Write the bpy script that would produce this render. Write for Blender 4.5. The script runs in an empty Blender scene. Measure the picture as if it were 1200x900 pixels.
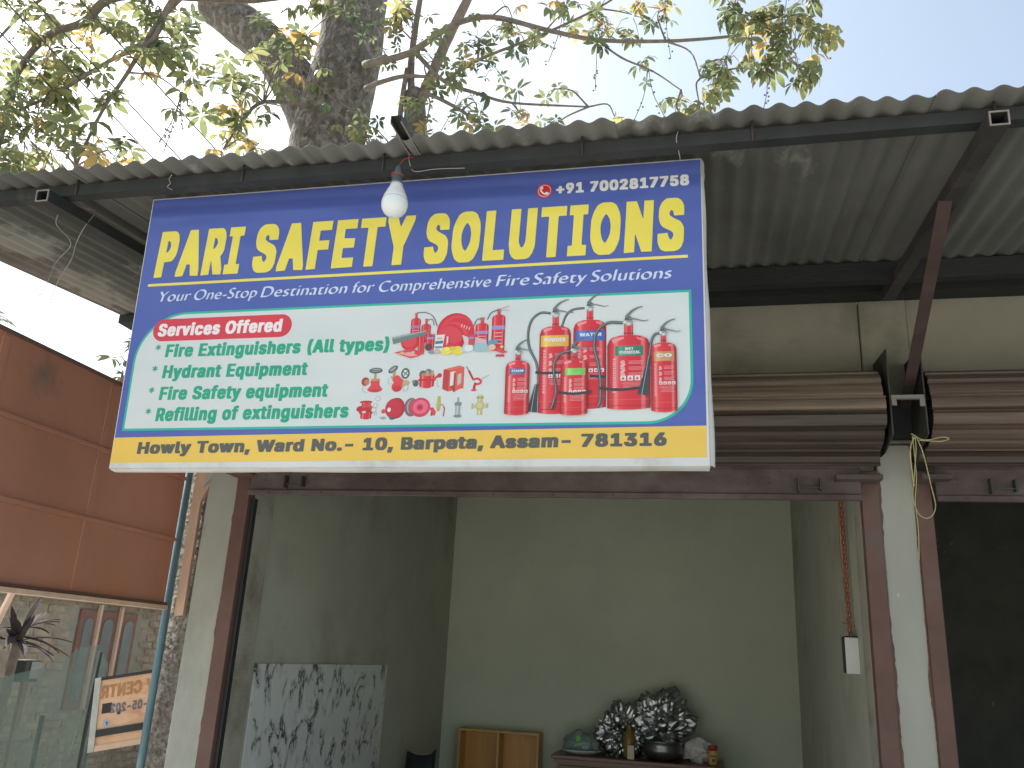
import bpy, bmesh, math, random
import numpy as np
from mathutils import Vector, Matrix, Quaternion
random.seed(7); RNG = np.random.default_rng(7)
SC = bpy.context.scene
COL = SC.collection
R = math.radians
# ------------------------------------------------------------------ camera
cd = bpy.data.cameras.new('camera'); cam = bpy.data.objects.new('camera', cd); COL.objects.link(cam)
cd.sensor_width = 36.0; cd.lens = 29.95; cd.clip_end = 2000; cd.clip_start = 0.05
right = Vector((0.97468502, 0.21781335, 0.05046244)); up = Vector((0.01991227, -0.30936828, 0.9507338))
fwd = Vector((-0.22269399, 0.92566117, 0.30587379))
M = Matrix((right, up, -fwd)).transposed().to_4x4(); M.translation = (0, 0, 1.6)
cam.matrix_world = M; SC.camera = cam
SC.view_settings.view_transform = 'Standard'; SC.view_settings.look = 'None'
SC.view_settings.gamma = 1.0; SC.view_settings.exposure = 1.13
SC.cycles.max_bounces = 10; SC.cycles.diffuse_bounces = 6; SC.cycles.transparent_max_bounces = 24
# ------------------------------------------------------------------ sky and sun
SUN_AZ, SUN_EL = -62.0, 50.0           # azimuth from +Y towards +X, degrees
W = bpy.data.worlds.new('World'); SC.world = W; W.use_nodes = True
nt = W.node_tree; bg = nt.nodes['Background']
sky = nt.nodes.new('ShaderNodeTexSky'); sky.sky_type = 'NISHITA'; sky.sun_disc = False
sky.sun_elevation = R(SUN_EL); sky.sun_rotation = R(SUN_AZ); sky.dust_density = 3.0; sky.air_density = 1.0; sky.ozone_density = 1.0
hs_ = nt.nodes.new('ShaderNodeHueSaturation'); hs_.inputs['Saturation'].default_value = .66; nt.links.new(sky.outputs[0], hs_.inputs['Color'])
tm = nt.nodes.new('ShaderNodeMix'); tm.data_type = 'RGBA'; tm.blend_type = 'MULTIPLY'; tm.inputs[0].default_value = 1; tm.inputs[7].default_value = (.96, 1.02, 1.01, 1)   # slight green-cyan tint multiplied over the whole sky
nt.links.new(hs_.outputs[0], tm.inputs[6]); nt.links.new(tm.outputs[2], bg.inputs[0]); bg.inputs[1].default_value = 0.118
sd = bpy.data.lights.new('sun', 'SUN'); sun = bpy.data.objects.new('sun', sd); COL.objects.link(sun)
sd.energy = 4.2; sd.angle = R(0.6); sd.color = (1.0, 0.95, 0.88)
sdir = Vector((math.sin(R(SUN_AZ)) * math.cos(R(SUN_EL)), math.cos(R(SUN_AZ)) * math.cos(R(SUN_EL)), math.sin(R(SUN_EL))))
sun.rotation_euler = (-sdir).to_track_quat('-Z', 'Y').to_euler(); sun.location = (-8, 0, 12)

# ------------------------------------------------------------------ materials
def mat(name, col, rough=0.8, var=0.15, scale=6.0, bump=0.15, bscale=40.0, metal=0.0, spec=0.5, stain=None, stain_scale=1.5,
        stain_lo=0.52, stain_hi=0.68, stretch=(1, 1, 1), spots=None, spot_scale=30, spot_lo=.68, bdist=0.01, detail=8):
    m = bpy.data.materials.new(name); m.use_nodes = True; n = m.node_tree.nodes; l = m.node_tree.links
    b = n['Principled BSDF']; b.inputs['Roughness'].default_value = rough; b.inputs['Metallic'].default_value = metal
    b.inputs['Specular IOR Level'].default_value = spec
    g = n.new('ShaderNodeNewGeometry'); mp = n.new('ShaderNodeMapping'); mp.inputs['Scale'].default_value = stretch
    l.new(g.outputs['Position'], mp.inputs[0])
    nz = n.new('ShaderNodeTexNoise'); nz.inputs['Scale'].default_value = scale; nz.inputs['Detail'].default_value = detail
    nz.inputs['Roughness'].default_value = .62
    l.new(mp.outputs[0], nz.inputs[0])
    mx = n.new('ShaderNodeMix'); mx.data_type = 'RGBA'
    c = Vector(col)
    mx.inputs[6].default_value = (*(c * (1 - var)), 1); mx.inputs[7].default_value = (*[min(1, v) for v in c * (1 + var)], 1)
    rp = n.new('ShaderNodeMapRange'); rp.inputs[1].default_value = .3; rp.inputs[2].default_value = .7
    l.new(nz.outputs[0], rp.inputs[0]); l.new(rp.outputs[0], mx.inputs[0])
    out = mx.outputs[2]
    def layer(out, colr, sc, lo, hi, seed):
        n2 = n.new('ShaderNodeTexNoise'); n2.noise_dimensions = '4D'; n2.inputs['W'].default_value = seed
        n2.inputs['Scale'].default_value = sc; n2.inputs['Detail'].default_value = 7; n2.inputs['Roughness'].default_value = .65
        l.new(mp.outputs[0], n2.inputs[0])
        r2 = n.new('ShaderNodeMapRange'); r2.inputs[1].default_value = lo; r2.inputs[2].default_value = hi
        l.new(n2.outputs[0], r2.inputs[0]); m2 = n.new('ShaderNodeMix'); m2.data_type = 'RGBA'
        l.new(r2.outputs[0], m2.inputs[0]); l.new(out, m2.inputs[6]); m2.inputs[7].default_value = (*colr, 1)
        return m2.outputs[2]
    if stain: out = layer(out, stain, stain_scale, stain_lo, stain_hi, 3.1)
    if spots: out = layer(out, spots, spot_scale, spot_lo, spot_lo + .03, 9.7)
    l.new(out, b.inputs['Base Color'])
    if bump:
        n3 = n.new('ShaderNodeTexNoise'); n3.inputs['Scale'].default_value = bscale; n3.inputs['Detail'].default_value = 6
        l.new(mp.outputs[0], n3.inputs[0]); bp_ = n.new('ShaderNodeBump'); bp_.inputs['Strength'].default_value = bump
        bp_.inputs['Distance'].default_value = bdist
        l.new(n3.outputs[0], bp_.inputs['Height']); l.new(bp_.outputs[0], b.inputs['Normal'])
    return m

def vinyl(name, col, attr=None):
    """printed vinyl: one colour (or the ink attribute), with the cloth's shallow folds"""
    m = bpy.data.materials.new(name); m.use_nodes = True; n = m.node_tree.nodes; l = m.node_tree.links
    b = n['Principled BSDF']; b.inputs['Roughness'].default_value = .38; b.inputs['Specular IOR Level'].default_value = .5
    g = n.new('ShaderNodeNewGeometry')
    if attr:
        a = n.new('ShaderNodeAttribute'); a.attribute_name = attr; l.new(a.outputs['Color'], b.inputs['Base Color'])
    else:
        nz = n.new('ShaderNodeTexNoise'); nz.inputs['Scale'].default_value = 3; nz.inputs['Detail'].default_value = 5
        l.new(g.outputs['Position'], nz.inputs[0])
        mx = n.new('ShaderNodeMix'); mx.data_type = 'RGBA'; c = Vector(col)
        mx.inputs[6].default_value = (*(c * .92), 1); mx.inputs[7].default_value = (*[min(1, v) for v in c * 1.06], 1)
        l.new(nz.outputs[0], mx.inputs[0]); l.new(mx.outputs[2], b.inputs['Base Color'])
    mp = n.new('ShaderNodeMapping'); mp.inputs['Scale'].default_value = (1.1, 1, 3.2); l.new(g.outputs['Position'], mp.inputs[0])
    n1 = n.new('ShaderNodeTexNoise'); n1.inputs['Scale'].default_value = 1.7; n1.inputs['Detail'].default_value = 2
    l.new(mp.outputs[0], n1.inputs[0])
    mp2 = n.new('ShaderNodeMapping'); mp2.inputs['Scale'].default_value = (9, 1, 2.5); mp2.inputs['Rotation'].default_value = (0, .5, 0)
    l.new(g.outputs['Position'], mp2.inputs[0])
    n2 = n.new('ShaderNodeTexNoise'); n2.inputs['Scale'].default_value = 1.4; n2.inputs['Detail'].default_value = 1
    l.new(mp2.outputs[0], n2.inputs[0])
    ma = n.new('ShaderNodeMath'); ma.operation = 'MULTIPLY_ADD'; ma.inputs[1].default_value = .25
    l.new(n2.outputs[0], ma.inputs[0]); l.new(n1.outputs[0], ma.inputs[2])
    sx = n.new('ShaderNodeSeparateXYZ'); l.new(g.outputs['Position'], sx.inputs[0]); fz = n.new('ShaderNodeMapRange'); fz.interpolation_type = 'SMOOTHSTEP'
    fz.inputs[1].default_value = 2.795; fz.inputs[2].default_value = 2.835; fz.inputs[3].default_value = 0; fz.inputs[4].default_value = -.35; l.new(sx.outputs[2], fz.inputs[0])
    ad = n.new('ShaderNodeMath'); l.new(ma.outputs[0], ad.inputs[0]); l.new(fz.outputs[0], ad.inputs[1]); ma = ad
    bb = n.new('ShaderNodeBump'); bb.inputs['Strength'].default_value = .45; bb.inputs['Distance'].default_value = .05
    l.new(ma.outputs[0], bb.inputs['Height']); l.new(bb.outputs[0], b.inputs['Normal'])
    return m

def leafmat(name):
    m = bpy.data.materials.new(name); m.use_nodes = True; n = m.node_tree.nodes; l = m.node_tree.links
    b = n['Principled BSDF']; b.inputs['Roughness'].default_value = .5
    a = n.new('ShaderNodeAttribute'); a.attribute_name = 'leafcol'
    l.new(a.outputs['Color'], b.inputs['Base Color'])
    t = n.new('ShaderNodeBsdfTranslucent'); hs = n.new('ShaderNodeHueSaturation'); hs.inputs['Value'].default_value = 2.2
    hs.inputs['Saturation'].default_value = .95
    l.new(a.outputs['Color'], hs.inputs['Color']); l.new(hs.outputs[0], t.inputs[0])
    mx = n.new('ShaderNodeMixShader'); mx.inputs[0].default_value = .5
    l.new(b.outputs[0], mx.inputs[1]); l.new(t.outputs[0], mx.inputs[2]); l.new(mx.outputs[0], n['Material Output'].inputs[0])
    return m

M_ = {}
M_['wall'] = mat('beige_plaster', (.27, .25, .195), .9, .12, 3, .5, 120, stain=(.17, .17, .125), stain_scale=2.2, bdist=.004)
M_['pillar'] = mat('grey_plaster', (.36, .36, .31), .9, .08, 4, .4, 60, stain=(.26, .262, .22), stain_scale=2.5, spots=(.62, .62, .58), spot_scale=11, spot_lo=.655, bdist=.004, stretch=(1, 1, .5))
M_['inner'] = mat('interior_plaster', (.43, .44, .355), .92, .08, 3, .25, 90, stain=(.31, .30, .245), stain_scale=1.6, spots=(.24, .23, .19), spot_scale=7, spot_lo=.70, bdist=.003)
M_['inner_back'] = mat('interior_back_plaster', (.56, .60, .475), .9, .06, 2, .15, 60, stain=(.50, .545, .45), stain_scale=1.2, bdist=.003)
M_['inner_dark'] = mat('dark_plaster', (.085, .085, .07), .95, .2, 5, .3, 80, spots=(.2, .2, .18), spot_scale=9, spot_lo=.66)  # much darker plaster for the right bay, with paler spots
M_['jamb'] = mat('stained_jamb_plaster', (.36, .35, .29), .9, .1, 5, .3, 80, stain=(.20, .18, .13), stain_scale=3, spots=(.6, .6, .55), spot_scale=16, spot_lo=.7)
M_['brown'] = mat('brown_paint', (.135, .072, .055), .7, .15, 8, .3, 60, stain=(.12, .095, .085), stain_scale=2.5, bdist=.003)
M_['rail'] = mat('dusty_brown_steel', (.115, .088, .078), .75, .35, 7, .35, 90, stain=(.062, .036, .034), stain_scale=1.9, stain_lo=.44, stain_hi=.62, stretch=(1, 1, 1.6), bdist=.003)
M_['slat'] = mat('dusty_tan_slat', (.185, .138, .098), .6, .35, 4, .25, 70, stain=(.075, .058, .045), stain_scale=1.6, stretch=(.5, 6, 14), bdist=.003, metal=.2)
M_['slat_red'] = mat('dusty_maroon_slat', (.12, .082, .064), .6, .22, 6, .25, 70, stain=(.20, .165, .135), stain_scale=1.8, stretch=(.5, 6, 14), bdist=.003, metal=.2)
M_['slat_dark'] = mat('worn_shaded_maroon_slat', (.062, .044, .036), .5, .3, 4, .25, 70, stain=(.10, .08, .065), stain_scale=1.8, stretch=(.5, 6, 14), bdist=.003, metal=.2)  # older maroon-brown paint of the low slats, with their occlusion shade in the colour
M_['dark_steel'] = mat('dark_steel', (.055, .055, .048), .65, .25, 9, .25, 60, stain=(.12, .10, .08), stain_scale=4, bdist=.003, metal=.3)
M_['purlin'] = mat('grey_painted_steel', (.036, .040, .039), .6, .2, 8, .2, 60, stain=(.11, .098, .085), stain_scale=4, stain_lo=.6, stain_hi=.75, stretch=(1.5, 1, .6), bdist=.003, metal=.2)
M_['rust'] = mat('rusty_angle_iron', (.062, .038, .033), .75, .25, 12, .3, 80, stain=(.06, .04, .035), stain_scale=4, bdist=.003)
M_['black_steel'] = mat('flecked_black_steel', (.016, .018, .018), .7, .3, 8, .25, 60, spots=(.16, .16, .15), spot_scale=26, spot_lo=.74, stretch=(.5, 1, 2))  # near-black steel with small pale flecks
M_['rafter_r'] = mat('brown_black_steel', (.036, .034, .031), .7, .3, 8, .25, 60, stain=(.07, .052, .044), stain_scale=5)
M_['tie'] = mat('dull_pale_steel', (.20, .19, .165), .6, .2, 20, .1, 80)
M_['bare'] = mat('worn_bare_edge', (.24, .20, .18), .6, .2, 20, .1, 80)
M_['sheet'] = mat('weathered_corrugated_sheet', (.140, .140, .128), .75, .25, 3.5, .3, 70, stain=(.27, .27, .245), stain_scale=3.2, stain_lo=.58, stain_hi=.64, stretch=(1, .6, 1), bdist=.003, metal=.1)
M_['sheet2'] = mat('weathered_corrugated_sheet_older', (.118, .118, .106), .75, .3, 3.5, .3, 70, stain=(.26, .26, .235), stain_scale=2.6, stain_lo=.56, stain_hi=.62, stretch=(1, .6, 1), bdist=.003, metal=.1)
M_['maroon'] = mat('maroon_sheet_metal', (.52, .24, .16), .6, .14, 2.0, .25, 9, stain=(.55, .23, .11), stain_scale=1.4, spots=(.30, .17, .12), spot_scale=16, spot_lo=.73, metal=.1, stretch=(1, 1, .6))
M_['maroon_edge'] = mat('dark_maroon_edge', (.17, .10, .085), .6, .15, 9, .1, 30)
M_['peach'] = mat('sunlit_tone_peach_wood', (.72, .50, .36), .8, .12, 14, .3, 50, stretch=(1, 1, .3))  # peach paint, with its overexposed brightness put into the base colour
M_['teal'] = mat('teal_painted_pipe', (.10, .19, .225), .5, .15, 9, .2, 40, stain=(.30, .36, .30), stain_scale=4, stretch=(2, 2, .6))
M_['rough'] = mat('rough_cement_render', (.23, .20, .165), .95, .5, 50, 1.0, 30, stain=(.16, .13, .10), stain_scale=34, stain_lo=.5, stain_hi=.58, bdist=.02)
M_['ground'] = mat('dusty_ground', (.42, .41, .37), .95, .15, 1.5, .4, 20)
M_['floor'] = mat('cement_floor', (.36, .35, .31), .9, .1, 3, .2, 30)
M_['bark'] = mat('mottled_bark', (.13, .11, .09), .95, .45, 14, 1.0, 22, stain=(.24, .22, .195), stain_scale=11, stain_lo=.5, stain_hi=.58, spots=(.075, .052, .045), spot_scale=8, spot_lo=.60, bdist=.05, stretch=(1, 1, .7))
M_['twig'] = mat('twig_bark', (.19, .155, .125), .9, .3, 12, .4, 30)
M_['leaf'] = leafmat('leaf')
M_['white_pl'] = mat('white_plastic', (.72, .72, .70), .35, .03, 6, 0)
M_['sign_edge'] = mat('white_vinyl_wrap', (.66, .66, .64), .5, .08, 6, .3, 12, stain=(.5, .48, .44), stain_scale=5)
M_['bulb'] = mat('frosted_bulb', (.74, .77, .77), .25, .02, 6, 0)
M_['socket'] = mat('grey_bakelite', (.09, .13, .135), .4, .1, 10, 0)
M_['red'] = mat('red_plastic', (.35, .05, .03), .45, .1, 10, 0)
M_['cord'] = mat('yellow_nylon_string', (.46, .41, .20), .7, .15, 30, 0)
M_['wire'] = mat('pale_thin_wire', (.34, .33, .30), .6, .2, 30, 0)
M_['cable'] = mat('black_cable', (.05, .055, .055), .6, .2, 30, 0)
M_['owire'] = mat('orange_brown_flex', (.36, .12, .055), .6, .2, 30, 0)
M_['brick'] = mat('weathered_brick', (.40, .32, .235), .92, .35, 7, .5, 60, stain=(.27, .22, .17), stain_scale=3)
M_['mortar'] = mat('sandy_mortar', (.36, .33, .27), .95, .15, 8, .4, 80)
M_['shutterwood'] = mat('faded_maroon_frame', (.27, .14, .11), .8, .15, 12, .2, 50)
M_['pane'] = mat('dusty_window_pane', (.20, .22, .21), .35, .15, 5, 0)
M_['greywood'] = mat('white_washed_wood', (.50, .50, .47), .8, .15, 20, .3, 60)
M_['clothpeach'] = mat('peach_banner_cloth', (.78, .50, .32), .8, .15, 9, .2, 30, stain=(.62, .33, .18), stain_scale=7, stretch=(1, 1, 2))
M_['faded_print'] = mat('faded_orange_print', (.50, .25, .11), .8, .2, 20, 0)
M_['grey_print'] = mat('grey_blue_print', (.20, .18, .20), .8, .2, 20, 0)
M_['woodorange'] = mat('varnished_orange_wood', (.56, .28, .065), .4, .15, 5, .1, 50, stretch=(6, 6, .6))
M_['woodrail'] = mat('light_orange_wood', (.60, .35, .12), .45, .12, 5, .1, 50, stretch=(1, 6, 6))
M_['mahog'] = mat('mahogany_varnish', (.17, .075, .052), .35, .2, 5, .1, 50, stretch=(.6, 6, 6))
M_['chair'] = mat('black_plastic', (.02, .024, .025), .5, .1, 10, 0)
M_['foil'] = mat('crinkled_silver_foil', (.40, .41, .40), .30, .1, 20, 0, metal=1.0)
M_['darkmetal'] = mat('dull_steel_bowl', (.22, .23, .22), .32, .1, 10, 0, metal=.9)
M_['amber'] = mat('amber_bottle', (.26, .16, .035), .3, .1, 10, 0)
M_['cream'] = mat('cream_card', (.62, .57, .38), .6, .05, 10, 0)
M_['jar'] = mat('yellow_label', (.62, .40, .13), .5, .1, 20, 0)
M_['paper'] = mat('crumpled_white_paper', (.62, .60, .58), .8, .06, 10, 0)
M_['bag'] = mat('greenish_clear_bag', (.23, .30, .27), .3, .25, 16, 0)
M_['plate'] = mat('white_melamine', (.58, .62, .60), .3, .03, 10, 0)
M_['green'] = mat('bright_green_cap', (.12, .50, .08), .4, .05, 10, 0)
M_['palm'] = mat('palm_green', (.13, .18, .09), .6, .3, 10, 0)
M_['cordyl'] = mat('dark_purple_leaf', (.05, .035, .038), .9, .35, 9, 0)
M_['far'] = mat('far_foliage', (.09, .11, .05), .9, .4, 2, 0)
M_['roof_slab'] = mat('interior_ceiling', (.22, .22, .19), .9, .1, 3, .2, 40)

def mud_patch(m, c, rad):
    """a dried mud splash of its own ragged shape on the sheet"""
    n = m.node_tree.nodes; l = m.node_tree.links; b = n['Principled BSDF']; src = b.inputs['Base Color'].links[0].from_socket
    g = n.new('ShaderNodeNewGeometry'); d = n.new('ShaderNodeVectorMath'); d.operation = 'DISTANCE'; l.new(g.outputs['Position'], d.inputs[0]); d.inputs[1].default_value = c
    nz = n.new('ShaderNodeTexNoise'); nz.inputs['Scale'].default_value = 26; nz.inputs['Detail'].default_value = 9; l.new(g.outputs['Position'], nz.inputs[0])
    ad = n.new('ShaderNodeMath'); ad.operation = 'MULTIPLY_ADD'; ad.inputs[1].default_value = .16; l.new(nz.outputs[0], ad.inputs[0]); l.new(d.outputs['Value'], ad.inputs[2])
    mr = n.new('ShaderNodeMapRange'); mr.inputs[1].default_value = rad + .12; mr.inputs[2].default_value = rad + .03; l.new(ad.outputs[0], mr.inputs[0])
    mu = n.new('ShaderNodeMath'); mu.operation = 'MULTIPLY'; mu.inputs[1].default_value = .75; l.new(mr.outputs[0], mu.inputs[0])
    mx = n.new('ShaderNodeMix'); mx.data_type = 'RGBA'; l.new(mu.outputs[0], mx.inputs[0]); l.new(src, mx.inputs[6]); mx.inputs[7].default_value = (.20, .165, .135, 1); l.new(mx.outputs[2], b.inputs['Base Color'])
mud_patch(M_['maroon'], (-2.3, 2.44, 2.475), .05)
def marble():
    m = bpy.data.materials.new('white_marble_print'); m.use_nodes = True; n = m.node_tree.nodes; l = m.node_tree.links
    b = n['Principled BSDF']; b.inputs['Roughness'].default_value = .28
    g = n.new('ShaderNodeNewGeometry'); mp = n.new('ShaderNodeMapping'); mp.inputs['Rotation'].default_value = (R(38), 0, 0)
    mp.inputs['Scale'].default_value = (1, 1.6, 1.0)
    l.new(g.outputs['Position'], mp.inputs[0])
    nz = n.new('ShaderNodeTexNoise'); nz.inputs['Scale'].default_value = 4.6; nz.inputs['Detail'].default_value = 12; nz.inputs['Distortion'].default_value = .35
    nz.inputs['Roughness'].default_value = .62
    l.new(mp.outputs[0], nz.inputs[0])
    s = n.new('ShaderNodeMath'); s.operation = 'SUBTRACT'; s.inputs[1].default_value = .5; l.new(nz.outputs[0], s.inputs[0])
    a = n.new('ShaderNodeMath'); a.operation = 'ABSOLUTE'; l.new(s.outputs[0], a.inputs[0])
    rp = n.new('ShaderNodeValToRGB'); e = rp.color_ramp.elements
    e[0].position = 0; e[0].color = (.035, .04, .04, 1); e[1].position = .11; e[1].color = (.72, .75, .73, 1)
    x = e.new(.012); x.color = (.12, .13, .13, 1); x = e.new(.026); x.color = (.52, .55, .54, 1)
    l.new(a.outputs[0], rp.inputs[0])
    n2 = n.new('ShaderNodeTexNoise'); n2.inputs['Scale'].default_value = 6; l.new(mp.outputs[0], n2.inputs[0])
    r2 = n.new('ShaderNodeMapRange'); r2.inputs[1].default_value = .44; r2.inputs[2].default_value = .54; l.new(n2.outputs[0], r2.inputs[0])
    mx = n.new('ShaderNodeMix'); mx.data_type = 'RGBA'; mx.inputs[7].default_value = (.66, .69, .67, 1)
    l.new(r2.outputs[0], mx.inputs[0]); l.new(rp.outputs[0], mx.inputs[6]); l.new(mx.outputs[2], b.inputs['Base Color'])
    return m
M_['marble'] = marble()

def netmat():
    m = bpy.data.materials.new('teal_shade_net'); m.use_nodes = True; n = m.node_tree.nodes; l = m.node_tree.links
    b = n['Principled BSDF']; b.inputs['Specular IOR Level'].default_value = 0; b.inputs['Base Color'].default_value = (.17, .225, .215, 1); b.inputs['Roughness'].default_value = .9
    t = n.new('ShaderNodeBsdfTransparent'); mx = n.new('ShaderNodeMixShader')
    g = n.new('ShaderNodeNewGeometry'); nz = n.new('ShaderNodeTexNoise'); nz.inputs['Scale'].default_value = 5
    l.new(g.outputs['Position'], nz.inputs[0]); mr = n.new('ShaderNodeMapRange')
    mr.inputs[1].default_value = .3; mr.inputs[2].default_value = .7; mr.inputs[3].default_value = .42; mr.inputs[4].default_value = .68
    l.new(nz.outputs[0], mr.inputs[0]); l.new(mr.outputs[0], mx.inputs[0])
    l.new(t.outputs[0], mx.inputs[1]); l.new(b.outputs[0], mx.inputs[2]); l.new(mx.outputs[0], n['Material Output'].inputs[0])
    return m
M_['net'] = netmat()

# ------------------------------------------------------------------ object helpers
ORG = {}
def thing(name, label, cat, loc, group=None):
    o = bpy.data.objects.new(name, None); COL.objects.link(o); o.location = loc; o.empty_display_size = .1
    o['label'] = label; o['category'] = cat
    if group: o['group'] = group
    ORG[o.name] = Vector(loc); return o
def build(name, bm, m, parent=None, label=None, cat=None, group=None, kind=None, smooth=False, loc=None):
    """link one mesh object; bm is in world coordinates, its origin goes to the thing's base"""
    org = ORG[parent.name] if parent else Vector(loc or (0, 0, 0))
    if isinstance(bm, bpy.types.Mesh): me = bm
    else:
        bmesh.ops.translate(bm, verts=bm.verts, vec=-org)
        me = bpy.data.meshes.new(name); bm.to_mesh(me); bm.free()
    for x in (m if isinstance(m, list) else [m]): me.materials.append(M_[x] if isinstance(x, str) else x)
    if smooth: me.shade_smooth()
    o = bpy.data.objects.new(name, me); COL.objects.link(o)
    if parent: o.parent = parent; ORG[o.name] = org
    else: o.location = org; ORG[o.name] = org
    if label: o['label'] = label
    if cat: o['category'] = cat
    if group: o['group'] = group
    if kind: o['kind'] = kind
    return o
def NB(): return bmesh.new()
def box(bm, x0, x1, y0, y1, z0, z1, bev=0, mi=0):
    vs = [bm.verts.new((x, y, z)) for x in (x0, x1) for y in (y0, y1) for z in (z0, z1)]
    fs = [bm.faces.new([vs[i] for i in f]) for f in ((0, 1, 3, 2), (4, 6, 7, 5), (0, 4, 5, 1), (2, 3, 7, 6), (0, 2, 6, 4), (1, 5, 7, 3))]
    for f in fs: f.material_index = mi
    if bev:
        es = {e for f in fs for e in f.edges}
        bmesh.ops.bevel(bm, geom=list(es), offset=bev, segments=1, affect='EDGES')
    return bm
def B(*a, **k): return box(NB(), *a, **k)
def prism(bm, pts, axis, a, b):
    """polygon pts extruded along axis from a to b; pts are the two other coordinates in order"""
    def P(p, t):
        if axis == 0: return (t, p[0], p[1])
        if axis == 1: return (p[0], t, p[1])
        return (p[0], p[1], t)
    A = [bm.verts.new(P(p, a)) for p in pts]; Bv = [bm.verts.new(P(p, b)) for p in pts]; n = len(pts)
    bm.faces.new(A); bm.faces.new(Bv[::-1])
    for i in range(n): bm.faces.new((A[i], Bv[i], Bv[(i + 1) % n], A[(i + 1) % n]))
    bmesh.ops.recalc_face_normals(bm, faces=bm.faces); return bm
def beam(bm, p, q, w, h, upv=(0, 0, 1)):
    """square bar between two points"""
    p, q = Vector(p), Vector(q); d = (q - p).normalized(); s = d.cross(Vector(upv)).normalized(); u = s.cross(d)
    vs = [bm.verts.new(c + s * a * w / 2 + u * b * h / 2) for c in (p, q) for a, b in ((-1, -1), (1, -1), (1, 1), (-1, 1))]
    for f in ((3, 2, 1, 0), (4, 5, 6, 7), (0, 1, 5, 4), (1, 2, 6, 5), (2, 3, 7, 6), (3, 0, 4, 7)): bm.faces.new([vs[i] for i in f])
    return bm
def hollow(bm, p, q, w, h, t=.003, upv=(0, 0, 1)):
    """square tube, open at both ends"""
    p, q = Vector(p), Vector(q); d = (q - p).normalized(); s = d.cross(Vector(upv)).normalized(); u = s.cross(d)
    rings = []
    for c in (p, q):
        for k in (0, t):
            rings.append([bm.verts.new(c + s * a * (w / 2 - k) + u * b * (h / 2 - k)) for a, b in ((-1, -1), (1, -1), (1, 1), (-1, 1))])
    o0, i0, o1, i1 = rings
    for k in range(4):
        j = (k + 1) % 4
        bm.faces.new((o0[k], o0[j], o1[j], o1[k])); bm.faces.new((i0[j], i0[k], i1[k], i1[j]))
        bm.faces.new((o0[j], o0[k], i0[k], i0[j])); bm.faces.new((o1[k], o1[j], i1[j], i1[k]))
    return bm
def tube(bm, pts, rad, seg=6, caps=True, jit=0):
    pts = [Vector(p) for p in pts]; n = len(pts)
    rad = rad if isinstance(rad, (list, tuple)) else [rad] * n
    prev = None; rings = []
    for i, p in enumerate(pts):
        d = (pts[min(i + 1, n - 1)] - pts[max(i - 1, 0)]).normalized()
        if prev is None: s = d.orthogonal().normalized()
        else: s = (prev - d * prev.dot(d)).normalized()
        prev = s; u = d.cross(s)
        ring = []
        for k in range(seg):
            a = 2 * math.pi * k / seg; rr = rad[i] * (1 + (random.uniform(-jit, jit) if jit else 0))
            ring.append(bm.verts.new(p + (s * math.cos(a) + u * math.sin(a)) * rr))
        rings.append(ring)
    for i in range(n - 1):
        for k in range(seg):
            j = (k + 1) % seg; f = bm.faces.new((rings[i][k], rings[i][j], rings[i + 1][j], rings[i + 1][k])); f.smooth = True
    if caps: bm.faces.new(rings[0][::-1]); bm.faces.new(rings[-1])
    return bm
def spline(pts, n=6):
    """Catmull-Rom resample"""
    P = [Vector(p) for p in pts]; P = [P[0] * 2 - P[1]] + P + [P[-1] * 2 - P[-2]]; out = []
    for i in range(1, len(P) - 2):
        for k in range(n):
            t = k / n; a, b, c, d = P[i - 1:i + 3]
            out.append(.5 * ((2 * b) + (c - a) * t + (2 * a - 5 * b + 4 * c - d) * t * t + (3 * b - a - 3 * c + d) * t ** 3))
    out.append(P[-2]); return out
def lathe(bm, c, prof, seg=20, mi=0):
    """prof: list of (radius, z) about a vertical axis at c"""
    c = Vector(c); rings = []
    for r, z in prof:
        rings.append([bm.verts.new(c + Vector((r * math.cos(2 * math.pi * k / seg), r * math.sin(2 * math.pi * k / seg), z))) for k in range(seg)])
    for a, b in zip(rings, rings[1:]):
        for k in range(seg):
            f = bm.faces.new((a[k], a[(k + 1) % seg], b[(k + 1) % seg], b[k])); f.smooth = True; f.material_index = mi
    bm.faces.new(rings[0][::-1]); bm.faces.new(rings[-1]); return bm

# ------------------------------------------------------------------ ground
bm = NB(); s = 400; bmesh.ops.create_grid(bm, x_segments=8, y_segments=8, size=s)
build('ground', bm, 'ground', kind='structure')

# ------------------------------------------------------------------ shop building
shop = thing('shop_building', 'plastered roadside shop with two shutter bays, grey pillar between the brown door guides', 'shop', (0, 3.2, 0))
FL = .15
build('floor', B(-2.07, 3.6, 3.1, 6.4, .004, FL), 'floor', shop)
build('pillar', B(-2.068, -1.93, 3.2, 3.40, FL + .001, 2.95, bev=.004), 'pillar', shop, label='left pillar, flecked with white paint splashes')
build('pillar', B(.588, .703, 3.2, 3.40, FL + .001, 2.398, bev=.004), 'pillar', shop, label='pillar between the two shutter bays')
# upper wall with a slightly proud column above the middle pillar
bm = B(-2.06, .563, 3.2, 3.42, 2.345, 2.991); box(bm, .735, 3.6, 3.2, 3.42, 2.345, 2.991)
build('back_plate', B(.606, .7065, 3.150, 3.186, 2.41, 2.55), 'black_steel', shop)
build('upper_wall', bm, 'wall', shop)
build('column', B(.566, .732, 3.188, 3.42, 2.402, 2.9565, bev=.004), 'wall', shop)
# jambs behind the guides
build('jamb', B(-1.93, -1.852, 3.242, 3.385, FL + .001, 2.343), 'jamb', shop)
build('jamb', B(.527, .586, 3.242, 3.385, FL + .001, 2.343), 'jamb', shop)
build('jamb', B(.705, .77, 3.242, 3.385, FL + .001, 2.343), 'inner_dark', shop)
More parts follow.
